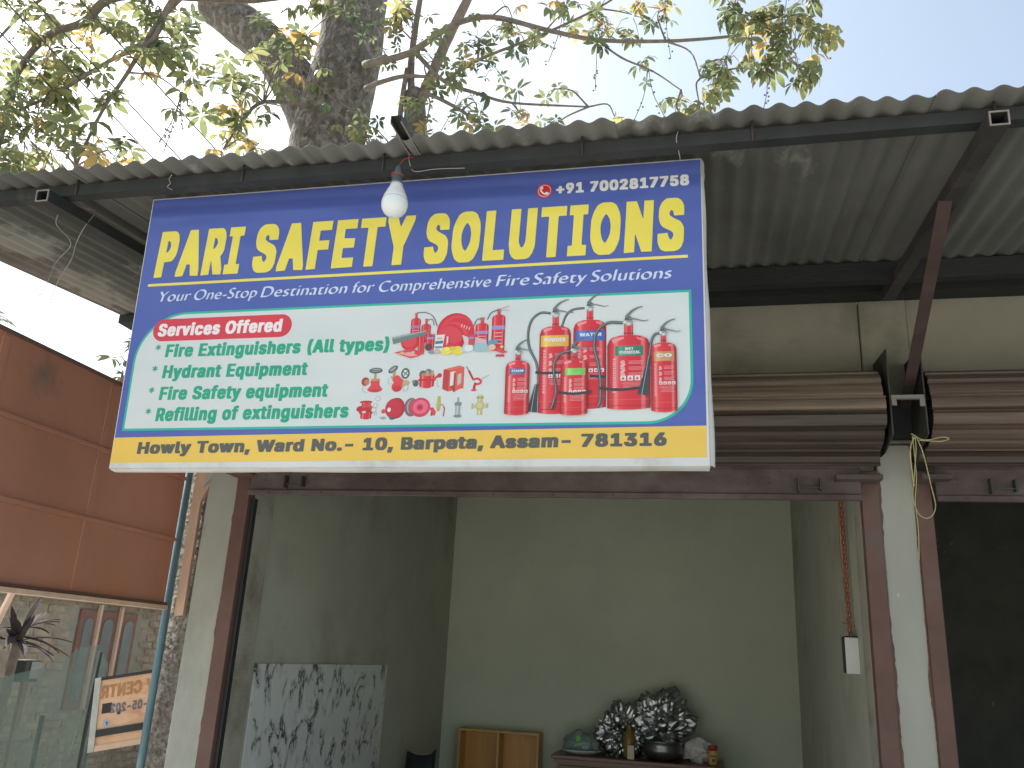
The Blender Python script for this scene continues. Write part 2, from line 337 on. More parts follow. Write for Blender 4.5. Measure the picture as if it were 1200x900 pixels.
# interior
build('side_wall', B(-2.06, -1.87, 3.402, 6.2, FL + .001, 2.99), 'inner', shop)
build('side_wall', B(.552, .72, 3.425, 6.2, FL + .001, 2.99), ['inner'], shop)
bm = B(-2.06, .636, 6.202, 6.4, FL + .001, 2.99)
build('back_wall', bm, 'inner_back', shop)
# faint plastered-over seam lines on the back wall
bm = B(-1.27, -1.258, 6.196, 6.2015, 2.24, 2.99); box(bm, -1.40, .40, 6.198, 6.2015, 2.235, 2.247)
for xx_ in (-.92, -.46, .02): box(bm, xx_, xx_ + .008, 6.1985, 6.2017, FL + .01, 2.2)
for zz_ in (1.25, 1.72): box(bm, -1.86, .545, 6.1988, 6.2018, zz_, zz_ + .007)
for xx_ in (-.92, -.46, .02): box(bm, xx_ - .2, xx_ - .193, 6.1986, 6.2016, 2.25, 2.98)
build('plaster_seam', bm, 'inner_back', shop)
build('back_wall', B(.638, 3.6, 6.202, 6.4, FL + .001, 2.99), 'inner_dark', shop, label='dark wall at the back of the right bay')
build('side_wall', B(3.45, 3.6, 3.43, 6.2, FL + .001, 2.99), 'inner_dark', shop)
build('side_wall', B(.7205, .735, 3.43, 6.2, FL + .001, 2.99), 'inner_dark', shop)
build('ceiling', B(-2.06, 3.6, 3.43, 6.4, 2.992, 3.09), 'roof_slab', shop)

def shutter(x0, x1, slatm, label, rail_x):
    sh = build('rolling_shutter', B(x0 + .004, x1 - .004, 3.07, 3.09, 2.48, 2.50), 'dark_steel', shop, label=label)
    cy, cz, r = 3.085, 2.488, .142
    n = 15; ph = R(9); rs = random.Random(int(x0 * 100)); angs = [ph + 2 * math.pi * k / n + rs.uniform(-.045, .045) for k in range(n)]; angs.append(angs[0] + 2 * math.pi)
    # slats wound on the roll: each one a curved strip with a rolled lip, no two lying quite alike
    for k in range(n):
        a0, a1 = angs[k], angs[k + 1]; rr = r - .004 + rs.uniform(-.003, .004); da = a1 - a0; prof = []
        for t, dr in ((0, .001), (.06, -.004), (.16, .0035), (.35, .0055), (.6, .005), (.78, .002), (.86, -.005), (.90, -.002), (.93, .005), (.965, .0065), (1.0, .003), (1.01, -.004)):
            a = a0 + da * t; rad = rr * math.cos(da / 2) / math.cos(a - a0 - da / 2) + dr
            prof.append((cy - rad * math.cos(a), cz + rad * math.sin(a)))
        inner = [(cy + (y - cy) * .95, cz + (z - cz) * .95) for y, z in prof]
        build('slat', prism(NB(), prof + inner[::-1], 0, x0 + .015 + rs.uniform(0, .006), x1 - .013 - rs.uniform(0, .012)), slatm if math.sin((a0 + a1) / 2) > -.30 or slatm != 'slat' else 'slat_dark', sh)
    # slats hanging from the roll down to the rail
    z = 2.425
    for k in range(2):
        zt, zb = z - .062 * k, z - .062 * (k + 1)
        prof = [(3.112, zb), (3.106, zb + .006), (3.110, zb + .012), (3.100, zb + .030), (3.104, zb + .048), (3.112, zt - .0015), (3.118, zt - .0015), (3.118, zb)]
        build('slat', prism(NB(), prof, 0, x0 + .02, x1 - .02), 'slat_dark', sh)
    # bottom rail: a plate with a lower lip, lock hooks and bolt holes
    ra, rb = rail_x
    bm = B(ra, rb, 3.150, 3.158, 2.205, 2.300, bev=.002)
    box(bm, ra, rb, 3.138, 3.156, 2.184, 2.2045, bev=.002)
    box(bm, ra, rb, 3.140, 3.149, 2.298, 2.306)
    rl = build('bottom_rail', bm, 'rail', sh)
    for bx in np.arange(ra + .1, rb - .05, .235):
        bm = NB(); c = Vector((bx + random.uniform(-.01, .01), 3.1375, 2.194)); lathe(bm, (0, 0, 0), [(.0035, 0), (.0035, .004)], 8)
        bmesh.ops.rotate(bm, verts=bm.verts, matrix=Matrix.Rotation(R(90), 3, 'X')); bmesh.ops.translate(bm, verts=bm.verts, vec=c)
        build('bolt', bm, 'dark_steel', sh)
    for hx in (ra + .165, rb - .215):
        bm = NB()
        box(bm, hx, hx + .006, 3.118, 3.1498, 2.212, 2.262); box(bm, hx + .075, hx + .082, 3.118, 3.1498, 2.218, 2.258)
        box(bm, hx + .006, hx + .075, 3.126, 3.131, 2.224, 2.228)
        build('lock_hook', bm, 'dark_steel', sh)
        for dx, dz in ((-.17, .262), (-.17, .243), (-.10, .262), (-.10, .243)):
            build('bolt_hole', B(hx + dx, hx + dx + .007, 3.1485, 3.1499, 2 + dz, 2.005 + dz), 'chair', sh)
    return sh

sh1 = shutter(-1.90, .604, 'slat', 'dusty tan rolled-up shutter behind the sign', (-1.846, .522))
sh2 = shutter(.712, 3.25, 'slat_red', 'dusty maroon rolled-up shutter of the right bay', (.764, 3.2))
def plate(x, nm='end_plate'):
    p = [(2.95, 2.372), (2.95, 2.675), (3.186, 2.698), (3.186, 2.349), (3.10, 2.345)]
    return prism(NB(), [(a, b) for a, b in p], 0, x, x + .004)
build('end_plate', plate(.600), 'dark_steel', shop); build('end_plate', plate(.708), 'dark_steel', shop)
build('end_plate', plate(-1.912), 'dark_steel', shop)
bm = B(.6045, .7075, 2.946, 2.962, 2.494, 2.507); box(bm, .6045, .620, 2.943, 2.9455, 2.470, 2.494); box(bm, .692, .7075, 2.943, 2.9455, 2.466, 2.494)
build('tie_bar', bm, 'tie', shop)
# door guides, one channel either side of every opening
def guide(x0, x1, label=None):
    bm = B(x0, x1, 3.190, 3.240, FL + .001, 2.300, bev=.002)
    return build('guide_channel', bm, 'brown', shop, label=label)
guide(-1.929, -1.868); guide(.528, .587); guide(.704, .757)
bm = B(-1.866, -1.852, 3.215, 3.2415, FL + .001, 2.18)
build('guide_slot', bm, 'chair', shop)
for a, b, z in ((-1.935, -1.83, 2.262), (.435, .588, 2.251), (.712, .81, 2.253)):
    build('rail_stop', B(a, b, 3.10, 3.188, z, z + .018, bev=.002), 'rail' if z < 2.26 else 'brown', shop)
for x0_, sg in ((.5872, 1), (.7038, -1), (-1.9292, -1)):
    rs_ = random.Random(int(x0_ * 50)); zs_ = np.arange(FL + .01, 2.30, .012); edge_ = []; w0 = .004
    for z in zs_:
        w0 = min(.011, max(.0012, w0 + rs_.uniform(-.0028, .0028))); edge_.append((x0_ + sg * w0, z))
    bm = NB(); a_ = [bm.verts.new((x0_, 3.1988, z)) for z in zs_]; b_ = [bm.verts.new((x, 3.1988, z)) for x, z in edge_]
    for k in range(len(zs_) - 1): bm.faces.new((a_[k], b_[k], b_[k + 1], a_[k + 1]))
    build('paint_overlap', bm, 'brown', shop)

# ------------------------------------------------------------------ veranda roof
roof = thing('veranda_roof', 'corrugated sheet veranda roof on square steel rafters over the shop front', 'roof', (0, 2.5, 2.9))
SL = .095; PITCH = .0606
def noise0(t): return .5 + .5 * math.sin(t * 1.7) * math.sin(t * 4.3 + 1.1)
def zroof(y): return 2.8805 + SL * (y - 1.889)
NPER = 13; ys = np.linspace(1.814, 3.32, 14); k0 = 0; xstart = -2.62; rs = random.Random(4)
while xstart < 3.6:
    xend = xstart + NPER * PITCH + PITCH * .9; bm = NB(); off = rs.uniform(-.007, .007); grid = []; lift = .0032 * (k0 % 2); sk = rs.uniform(-.004, .004)
    for x in np.arange(xstart, xend, PITCH / 10):
        w_ = math.cos(2 * math.pi * (x - .668) / PITCH) * .0070; col_ = []
        chip = .006 * max(0, noise0(x * 3.1 + k0) - .55) * 4 + .0018 * math.sin(x * 31)
        for jj, y in enumerate(ys):
            yy = y + ((off + sk * (x - xstart) + chip) if jj == 0 else 0); sag = .002 * math.sin(x * 2.3 + y) + .0012 * math.sin(x * 9 + y * 4)
            col_.append(bm.verts.new((x, yy, zroof(yy) + .0090 + w_ * (1 + .08 * math.sin(x * 7)) + sag + lift)))
        grid.append(col_)
    for a, b in zip(grid, grid[1:]):
        for jj in range(len(ys) - 1):
            f = bm.faces.new((a[jj], b[jj], b[jj + 1], a[jj + 1])); f.smooth = True
    sheet = build('corrugated_sheet', bm, 'sheet' if k0 % 3 else 'sheet2', roof)
    md = sheet.modifiers.new('s', 'SOLIDIFY'); md.thickness = .0022; md.offset = 1
    xstart += NPER * PITCH; k0 += 1
# hook bolts through the sheets at the front beam
for k in range(9):
    x = .668 - PITCH * 8 * (k - 3) - (0 if k % 2 else PITCH)
    build('hook_bolt', tube(NB(), [(x, 1.886, 2.842), (x, 1.8845, 2.87), (x, 1.888, 2.898)], .0028, 6), 'rust', roof)
Z0 = 2.8615
bm = NB(); beam(bm, (-2.66, 1.9065, Z0), (3.6, 1.9065, Z0), .035, .035)
build('purlin', bm, 'purlin', roof)
def rafter(x, y0, y1):
    top = lambda y: 2.8435 + SL * (y - 1.924)
    return hollow(NB(), (x, y0, top(y0) - .020), (x, y1, top(y1) - .020), .042, .036, .003)
build('rafter', rafter(-1.880, 1.835, 3.10), 'purlin', roof)
build('rafter', rafter(.656, 1.835, 3.10), 'rafter_r', roof)
# worn rims of the tube ends
for x in (-1.880, .656):
    build('rafter_end', hollow(NB(), (x, 1.832, 2.8345 - .020), (x, 1.8349, 2.8347 - .020), .0425, .0365, .0036), 'bare', roof)
# back beams
bm = NB(); beam(bm, (-2.32, 2.905, 2.9385), (3.6, 2.905, 2.9385), .04, .068); build('purlin', bm, 'black_steel', roof)
bm = B(-2.60, 3.6, 3.105, 3.1985, 2.957, 2.996); build('wall_beam', bm, 'black_steel', roof)
# channel stub over the front purlin
bm = NB(); yA, yB = 1.735, 1.885; xm = -.757
for dx in (-.014, .014):
    box(bm, xm + dx - .0012, xm + dx + .0012, yA, yB, 2.8815, 2.899)
box(bm, xm - .0152, xm + .0152, yA, yB, 2.8992, 2.901)
bm2 = NB()
for dx in (-.014, .014): box(bm2, xm + dx - .0016, xm + dx + .0016, yA, yB, 2.8795, 2.8814)
st = build('channel_stub', bm, 'dark_steel', roof); build('stub_edge', bm2, 'bare', st)
# diagonal brace of angle iron from the pillar to the rafter
bm = NB(); p, q = Vector((.640, 2.235, 2.838)), Vector((.690, 3.165, 2.515))
beam(bm, p, q, .036, .004); beam(bm, p + Vector((.0165, .0095, .0165)), q + Vector((.0165, .0095, .0165)), .004, .036)
build('brace', bm, 'rust', roof)

# ------------------------------------------------------------------ the sign
SO = Vector((-1.60835735, 2.00248769, 2.04713538)); SU = Vector((0.99980986, 0.01726294, 0.00906882))
SW = Vector((-0.00841957, -0.03731802, 0.99926797)); SN = SU.cross(SW)
def S(u, v, n=0): return SO + SU * (u / 1000) + SW * (v / 1000) - SN * (n / 1000) * -1
sign = thing('shop_sign', 'printed banner board reading PARI SAFETY SOLUTIONS hung under the roof edge', 'sign', tuple(SO))
class Flat:
    """flat printed shapes on the sign's face, in millimetres, each a hair in front of the last"""
    def __init__(s, n0=.5, step=.05): s.v = []; s.f = []; s.c = []; s.n = n0; s.step = step
    def poly(s, pts, col):
        b = len(s.v); cols = col if isinstance(col, list) else [col] * len(pts)
        s.v += [(u, v, s.n) for u, v in pts]; s.f.append(list(range(b, b + len(pts)))); s.c += cols; s.n += s.step
    def many(s, polys, col):
        n = s.n
        for p in polys: s.n = n; s.poly(p, col)
    def rect(s, a, b, c, d, col): s.poly([(a, b), (c, b), (c, d), (a, d)], col)
    def rect2(s, cx, cy, hl, hw, ang, col):
        ca, sa = math.cos(R(ang)), math.sin(R(ang)); s.poly([(cx + x * ca - y * sa, cy + x * sa + y * ca) for x, y in ((-hl, -hw), (hl, -hw), (hl, hw), (-hl, hw))], col)
    def ell(s, cx, cy, rx, ry, col, rot=0, seg=24, a0=0, a1=360):
        p = []
        m = seg if a1 - a0 >= 360 else seg + 1
        for k in range(m):
            a = R(a0 + (a1 - a0) * k / seg); x, y = rx * math.cos(a), ry * math.sin(a)
            p.append((cx + x * math.cos(R(rot)) - y * math.sin(R(rot)), cy + x * math.sin(R(rot)) + y * math.cos(R(rot))))
        s.poly(p, col)
    def stroke(s, pts, w, col, w2=None, col2=None):
        P = [Vector((*p, 0)) for p in pts]
        if len(P) > 2: P = spline(P, 5)
        n = len(P); L = []; Rr = []
        for i, p in enumerate(P):
            d = (P[min(i + 1, n - 1)] - P[max(0, i - 1)]).normalized(); t = Vector((-d.y, d.x, 0))
            ww = w + ((w2 if w2 is not None else w) - w) * i / (n - 1)
            L.append(p + t * ww / 2); Rr.append(p - t * ww / 2)
        nn = s.n
        for i in range(n - 1):
            s.n = nn; s.poly([(L[i].x, L[i].y), (Rr[i].x, Rr[i].y), (Rr[i + 1].x, Rr[i + 1].y), (L[i + 1].x, L[i + 1].y)], col)
        if col2:
            s.stroke([(p[0] - w * .12, p[1] + w * .12) for p in pts], w * .3, col2)
    def strip(s, x0, x1, yb, yt, ramp, curve=0, shoulder=0):
        """upright cylinder printed with its own highlights: ramp = [(t, colour)]; round shoulders"""
        N = 22; nn = s.n
        def C(t):
            for (a, ca), (b, cb) in zip(ramp, ramp[1:]):
                if t <= b: k = (t - a) / (b - a) if b > a else 0; return tuple(ca[i] + (cb[i] - ca[i]) * k for i in range(3))
            return ramp[-1][1]
        def top(t):
            d = abs(t - .5) * 2; return yt - shoulder * (1 - math.sqrt(max(0, 1 - d ** 3.2)))
        def bot(t): d = (t - .5) * 2; return yb - curve * (1 - d * d)
        for k in range(N):
            a, b = k / N, (k + 1) / N; s.n = nn
            xa, xb = x0 + (x1 - x0) * a, x0 + (x1 - x0) * b
            s.poly([(xa, bot(a)), (xb, bot(b)), (xb, top(b)), (xa, top(a))], [C(a), C(b), C(b), C(a)])
    def done(s, name, parent, m='ink_print'):
        me = bpy.data.meshes.new(name)
        org = ORG[parent.name]
        me.from_pydata([tuple(S(*p) - org) for p in s.v], [], s.f)
        a = me.color_attributes.new('ink', 'FLOAT_COLOR', 'POINT')
        a.data.foreach_set('color', np.array([(*c, 1.0) for c in s.c], 'f').ravel())
        me.materials.append(M_[m])
        o = bpy.data.objects.new(name, me); COL.objects.link(o); o.parent = parent; ORG[o.name] = org
        return o
M_['ink_print'] = vinyl('ink_print', None, 'ink')
for k, c in dict(ink_blue=(.085, .125, .41), ink_yellow=(.86, .72, .10), ink_white=(.80, .80, .78), ink_band=(.83, .55, .10), ink_red=(.68, .05, .07),
                 ink_green=(.02, .38, .22), ink_border=(.03, .47, .33), ink_panel=(.66, .70, .69), ink_grey=(.10, .105, .10), ink_pink=(.90, .80, .80), ink_tag=(.62, .68, .85)).items():
    M_[k] = vinyl(k, c)
# the board: an iron-framed box wrapped in white vinyl
bm = NB()
def sbox(bm, u0, u1, v0, v1, n0, n1, bev=0):
    vs = [bm.verts.new(S(u, v, n)) for u in (u0, u1) for v in (v0, v1) for n in (n0, n1)]
    fs = [bm.faces.new([vs[i] for i in f]) for f in ((0, 1, 3, 2), (4, 6, 7, 5), (0, 4, 5, 1), (2, 3, 7, 6), (0, 2, 6, 4), (1, 5, 7, 3))]
    if bev: bmesh.ops.bevel(bm, geom=list({e for f in fs for e in f.edges}), offset=bev / 1000, segments=2, affect='EDGES')
    return bm
sbox(bm, -3, 1614, -7, 816, -.4, -38, bev=2.0)
bmesh.ops.recalc_face_normals(bm, faces=bm.faces)
board = build('board', bm, 'sign_edge', sign, smooth=False)
# loose hem bulging a little at the right side and bottom, uneven like stretched vinyl
def hem(path, w):
    bm = NB(); L = len(path)
    rows = []
    for i, (u, v, n, du, dv) in enumerate(path):
        rows.append([bm.verts.new(S(u, v, n)), bm.verts.new(S(u + du * .6, v + dv * .6, n - 10)), bm.verts.new(S(u + du, v + dv, n - 24)), bm.verts.new(S(u + du * .7, v + dv * .7, n - 37))])
    for a, b in zip(rows, rows[1:]):
        for k in range(3):
            f = bm.faces.new((a[k], b[k], b[k + 1], a[k + 1])); f.smooth = True
    bmesh.ops.recalc_face_normals(bm, faces=bm.faces)
    return bm
path = [(1614.2, v, -.5, 5 + 6 * (1 - v / 820) + 1.6 * math.sin(v / 47) + (3 if v > 770 else 0), 0) for v in np.linspace(-5, 812, 44)]
build('side_hem', hem(path, 1), 'sign_edge', sign)
path = [(u, -7.2, -.5, 0, -5 - 3.0 * abs(math.sin(u / 160)) * (.4 + .6 * math.sin(u / 430) ** 2)) for u in np.linspace(0, 1612, 80)]
build('bottom_hem', hem(path, 1), 'sign_edge', sign)

# printed grounds
def flat_one(name, pts, m, n):
    f = Flat(n0=n); f.poly(pts, (1, 1, 1)); return f.done(name, sign, m)
flat_one('blue_ground', [(1, 80), (1607, 93), (1611, 811), (1, 811)], 'ink_blue', .1)
flat_one('yellow_band', [(-1, 9), (1606, 16), (1607, 93), (1, 80)], 'ink_band', .12)
def panel_outline(off, n=14):
    """two rounded corners: top left and bottom right"""
    l, r_, b, t = 20 + off, 1579 - off, 99 + off, 445 - off; rr = 150 - off; r2 = 112 - off
    p = [(l, b)]
    p = [(l, b), (r_ - r2, b + (0))] + [(r_ - r2 + r2 * math.sin(R(90 * k / n)), b + r2 - r2 * math.cos(R(90 * k / n))) for k in range(1, n + 1)]
    p += [(r_, t), (l + rr, t)] + [(l + rr - rr * math.sin(R(90 * k / n)), t - rr + rr * math.cos(R(90 * k / n))) for k in range(1, n + 1)]
    return p
flat_one('green_border', panel_outline(0), 'ink_border', .25)
flat_one('white_panel', panel_outline(6.5), 'ink_panel', .4)
flat_one('title_underline', [(28, 530), (1573, 533), (1573, 541), (28, 538)], 'ink_yellow', .3)
f = Flat(n0=.7)
pp = [(498 - 33.5 + 33.5 * math.sin(R(a)), 392.5 - 33.5 * math.cos(R(a))) for a in range(0, 181, 12)] + [(69 + 33.5 - 33.5 * math.sin(R(a)), 392.5 + 33.5 * math.cos(R(a))) for a in range(0, 181, 12)]
f.poly(pp, (1, 1, 1)); f.done('red_heading_pill', sign, 'ink_red')

GLYPHS = {
  'title': {
    ' ': (41, ''),
    'A': (79, '-5,-6 -6,-4 -6,6 18,106 20,107 44,107 45,105 69,6 69,-5 68,-6 44,-5 43,-4 37,22 28,23 26,22 26,21 20,-4 19,-5'),
    'E': (71, '0,-6 -1,-4 0,107 57,107 57,85 26,85 25,84 25,63 55,62 55,41 55,40 54,40 25,40 25,19 25,18 26,17 57,17 57,-5'),
    'F': (70, '0,-6 -1,-4 0,107 57,107 57,85 26,85 25,85 25,84 25,61 54,61 54,39 25,39 25,-5'),
    'I': (56, '-4,-6 -4,-4 -4,16 -3,17 6,17 7,18 7,84 6,85 -4,85 -4,106 -3,107 43,107 44,106 44,86 43,85 34,85 32,84 32,19 33,17 44,17 44,-5 43,-6'),
    'L': (68, '0,-6 -1,-4 -1,106 1,107 24,107 25,106 25,18 26,17 56,17 56,-5 55,-6'),
    'N': (85, '0,-6 -1,-4 0,107 26,107 43,68 44,66 45,107 69,107 69,-5 43,-5 27,32 25,34 25,-5'),
    'O': (86, '23,-7 16,-4 9,1 4,10 0,20 -2,27 -3,36 -3,66 -2,75 2,87 5,93 9,100 13,104 19,107 26,109 43,109 48,108 54,106 61,101 66,92 70,84 72,74 73,64 73,38 72,25 68,14 64,6 61,1 56,-3 50,-6 48,-7|35,19 36,19 40,23 44,31 47,38 48,49 48,58 45,70 40,78 35,83 30,78 26,71 23,62 22,54 23,43 26,32 28,27 30,24'),
    'P': (75, '0,-6 -1,-4 -1,106 1,107 42,107 49,105 53,103 58,96 60,90 62,84 62,80 62,59 61,51 59,45 55,39 52,36 49,33 43,32 25,31 25,-5|25,55 27,55 30,56 33,59 35,62 37,69 36,74 34,78 31,82 26,84 25,84 25,83'),
    'R': (75, '0,-6 -1,-4 -1,106 1,107 43,107 48,106 53,103 57,98 60,91 62,82 62,59 62,55 59,46 54,39 53,38 64,7 64,-5 63,-6 38,-5 27,26 25,29 25,-5|26,57 28,57 32,60 35,65 37,69 36,75 33,80 30,83 26,84 25,84 25,83 25,58'),
    'S': (75, '17,-7 11,-5 7,-3 4,0 1,5 -2,12 -3,20 -3,32 21,33 22,32 23,27 25,23 29,18 31,18 33,21 36,26 36,28 35,32 32,35 27,38 11,45 7,48 2,54 0,60 -2,67 -2,81 -1,89 2,96 5,101 9,104 15,108 21,109 39,109 43,108 45,108 50,105 53,103 58,96 60,91 61,85 61,70 37,70 36,71 35,75 34,79 31,82 30,83 28,82 26,80 25,76 24,75 26,71 30,68 35,65 50,58 53,56 58,50 61,44 62,38 62,19 62,15 59,7 57,2 52,-3 48,-5 41,-7'),
    'T': (75, '18,-6 17,-4 17,84 16,85 -4,85 -4,106 -2,107 62,107 63,106 63,85 44,85 42,84 42,-5 41,-6'),
    'U': (84, '23,-7 18,-6 14,-4 9,0 4,7 2,13 1,18 -1,27 -1,106 1,107 24,107 25,106 25,35 27,28 29,24 32,20 34,19 37,21 40,25 42,30 43,36 43,106 45,107 68,107 69,106 69,27 68,18 65,10 63,5 59,0 55,-4 50,-6 45,-7'),
    'Y': (78, '19,-6 18,-4 18,36 -5,94 -6,96 -6,106 -5,107 20,107 30,83 31,82 42,107 68,107 68,106 68,96 44,36 44,-5 43,-6'),
  },
  'bold': {
    ' ': (41, ''),
    '(': (55, '21,-24 19,-23 15,-12 11,0 7,18 6,28 6,55 7,70 11,86 13,97 19,111 22,113 44,113 47,111 47,104 40,85 36,65 33,48 33,36 36,20 38,9 47,-15 47,-23 44,-24'),
    ')': (55, '-1,-24 -3,-23 -3,-15 4,5 8,19 10,32 11,45 7,70 3,88 -3,103 -3,111 0,113 22,113 25,110 30,96 33,86 37,69 38,52 38,30 37,19 33,-1 28,-16 24,-23 21,-24'),
    '*': (84, '25,40 23,41 23,50 11,50 9,52 6,59 6,67 14,73 6,79 6,88 9,95 11,96 23,97 23,105 25,106 47,106 49,105 49,97 61,96 63,95 65,90 67,87 66,79 58,73 66,67 67,59 63,52 61,50 49,50 49,41 47,40'),
    'A': (88, '-4,-5 -6,-3 -6,5 23,104 26,107 51,106 53,105 54,104 83,5 82,-4 80,-5 56,-5 54,-3 46,23 31,23 30,22 24,0 22,-4 20,-5|37,45 40,45 39,51 38,51 37,50'),
    'E': (78, '3,-5 1,-4 1,-3 1,105 4,107 66,106 68,105 68,104 68,88 66,86 30,86 29,85 29,63 64,62 66,60 66,43 65,42 63,41 29,40 29,18 29,17 30,17 67,16 69,15 69,-4 66,-5'),
    'F': (77, '3,-5 1,-4 1,-3 1,105 4,107 66,106 67,105 68,104 68,88 66,86 30,86 29,85 29,84 29,61 62,60 64,59 64,41 61,39 29,39 29,-4 26,-5'),
    'H': (94, '3,-5 1,-4 1,-3 1,105 4,107 26,107 29,105 29,63 53,63 54,63 54,64 54,105 57,107 79,107 81,106 82,104 82,-4 79,-5 56,-5 54,-4 54,41 30,41 29,41 29,40 29,-4 26,-5'),
    'O': (97, '30,-6 23,-4 14,2 7,10 2,20 -1,28 -2,39 -2,63 -1,74 3,84 8,93 14,99 20,104 25,107 35,108 55,108 65,104 73,99 79,90 83,82 86,72 88,61 88,41 86,29 83,19 77,8 73,3 65,-3 61,-4 55,-6|41,17 44,17 47,19 51,23 54,27 58,36 60,50 59,61 56,70 51,79 47,83 43,85 39,83 36,81 31,74 28,66 26,54 26,43 28,35 30,30 34,24 39,19'),
    'R': (83, '3,-5 1,-4 1,-3 1,105 4,107 49,107 53,106 60,103 66,99 70,94 72,90 74,82 74,77 74,63 73,54 68,44 62,39 77,5 77,-4 74,-5 50,-5 48,-4 32,32 30,34 29,34 29,33 29,-4 26,-5|29,56 34,56 40,58 43,61 46,69 45,75 43,80 39,84 32,86 30,86 29,85'),
    'S': (83, '24,-7 20,-6 13,-3 8,1 3,5 0,10 -2,18 -3,22 -2,31 0,32 24,32 25,31 27,25 29,21 32,17 35,16 39,17 43,21 45,25 46,28 44,32 39,37 19,44 14,47 6,53 2,59 -1,67 -1,82 0,85 3,93 7,99 14,104 18,106 28,108 44,108 49,108 56,105 61,103 67,97 69,94 71,90 73,84 73,72 70,71 47,71 45,72 44,77 42,81 39,84 36,85 33,84 30,81 28,76 28,74 30,71 33,67 41,63 53,60 60,56 65,53 69,49 73,42 74,38 74,32 74,18 72,10 68,5 64,1 57,-4 48,-7'),
    'a': (73, '15,-7 10,-5 4,-1 1,1 -1,5 -4,13 -4,30 -3,35 -1,38 3,43 11,47 21,49 22,50 8,50 0,53 -2,55 -2,62 -2,65 2,71 6,76 10,78 16,81 20,82 42,82 49,80 57,74 61,67 62,62 63,58 63,-3 60,-5 41,-5 35,-7|27,16 28,16 29,17 32,20 34,25 35,28 33,28 28,26 25,24 24,20|23,50 29,50 34,51 34,54 32,58 31,59 30,58'),
    'c': (75, '23,-7 18,-5 10,-1 5,5 0,14 -2,20 -3,28 -3,48 -2,57 2,67 6,72 11,77 16,80 23,82 44,82 48,81 53,79 59,74 63,69 67,60 67,52 65,50 55,47 42,47 40,49 36,57 33,59 31,56 28,53 27,50 25,43 24,35 26,27 30,19 34,16 37,20 40,27 41,28 57,28 64,26 66,24 67,15 63,7 61,3 57,-1 51,-4 43,-7'),
    'd': (79, '21,-7 14,-4 6,2 2,7 -2,17 -3,27 -3,48 -2,56 1,65 5,72 10,77 15,80 20,82 40,82 41,105 42,106 66,106 68,105 68,104 68,-3 66,-5 46,-5 40,-7|32,17 34,18 38,23 40,30 41,38 41,43 38,51 35,57 33,59 30,57 27,50 24,40 24,35 27,25 30,19'),
    'e': (76, '23,-7 17,-5 10,-1 5,5 0,12 -2,20 -3,27 -3,47 -2,57 1,64 5,72 9,76 15,80 22,82 44,82 47,81 52,79 56,76 61,71 64,66 66,61 68,53 68,31 66,29 27,29 26,29 26,27 29,20 34,16 36,17 40,25 43,26 56,26 64,24 67,21 67,13 65,8 62,4 58,-1 51,-5 44,-7|27,50 38,49 38,50 35,57 32,59 28,54'),
    'f': (52, '6,-5 4,-4 4,-3 4,60 3,61 -5,61 -7,62 -8,79 -5,81 4,81 4,92 6,100 9,105 15,109 22,111 39,111 43,110 46,109 48,108 48,100 46,91 43,89 34,89 32,86 32,83 32,81 43,81 45,80 46,63 45,62 43,61 33,61 32,60 32,-3 29,-5'),
    'g': (79, '21,-35 15,-33 8,-29 3,-24 -1,-18 0,-10 9,-4 16,-3 8,2 5,6 0,15 -2,20 -3,29 -3,48 0,62 5,72 10,76 18,81 21,82 42,82 45,81 66,81 68,80 68,79 68,-11 67,-19 64,-23 60,-28 51,-33 45,-35|32,-12 34,-13 37,-10 39,-7 40,-4 25,-4 26,-6 29,-10|32,19 34,20 36,22 39,27 41,38 41,44 39,50 35,56 33,59 30,57 27,51 24,40 25,33 27,27 29,22'),
    'h': (77, '1,-5 0,-4 -1,-3 -1,105 2,107 25,107 27,105 28,82 48,82 51,80 57,77 60,74 64,66 66,55 66,-3 64,-5 63,-5 41,-5 39,-4 38,47 36,55 34,57 33,58 31,57 29,52 27,46 27,-4 24,-5'),
    'i': (38, '1,-5 0,-4 -1,-3 -1,79 2,81 25,81 27,80 27,79 27,-3 25,-5|6,83 1,86 -2,90 -2,102 -1,106 4,109 7,110 20,110 23,109 27,107 29,102 29,90 27,87 23,84 20,83'),
    'l': (41, '12,-5 9,-4 3,0 1,4 -1,10 -1,105 2,107 25,107 27,105 27,104 27,19 29,16 34,15 36,14 38,5 38,-3 35,-5 31,-6'),
    'm': (109, '1,-5 0,-4 -1,-3 0,80 2,81 21,81 26,82 44,82 47,82 52,79 60,82 79,82 82,82 87,79 93,74 95,70 98,61 97,-4 95,-5 74,-5 71,-4 71,49 69,55 67,58 64,55 63,50 62,-4 60,-5 38,-5 35,-4 35,50 34,55 32,57 31,58 29,54 27,48 27,-4 24,-5'),
    'n': (77, '1,-5 0,-4 -1,-3 0,80 3,81 47,82 54,79 58,76 62,71 64,66 66,60 66,55 66,-4 63,-5 41,-5 39,-4 38,47 36,55 34,57 33,58 31,57 29,52 27,46 27,-4 24,-5'),
    'o': (78, '23,-7 18,-5 10,-1 5,5 0,14 -2,20 -3,28 -3,48 -2,57 2,67 6,72 11,77 16,80 23,82 44,82 48,81 56,76 62,71 66,63 68,59 70,44 70,30 68,16 64,7 61,3 57,0 52,-4 43,-7|32,17 34,17 35,17 39,25 41,30 42,38 41,45 39,52 36,57 34,59 30,56 27,50 24,39 24,35 26,27 29,21'),
    'p': (79, '1,-33 0,-32 -1,-31 -1,79 2,81 23,81 26,82 47,82 52,80 60,75 64,71 68,64 70,56 71,49 71,26 69,15 67,10 63,3 59,0 51,-5 46,-7 28,-7 27,-31 27,-32 25,-33|35,17 36,17 38,19 40,23 43,35 43,41 42,49 38,56 35,58 32,55 30,51 27,41 27,34 28,28 32,20'),
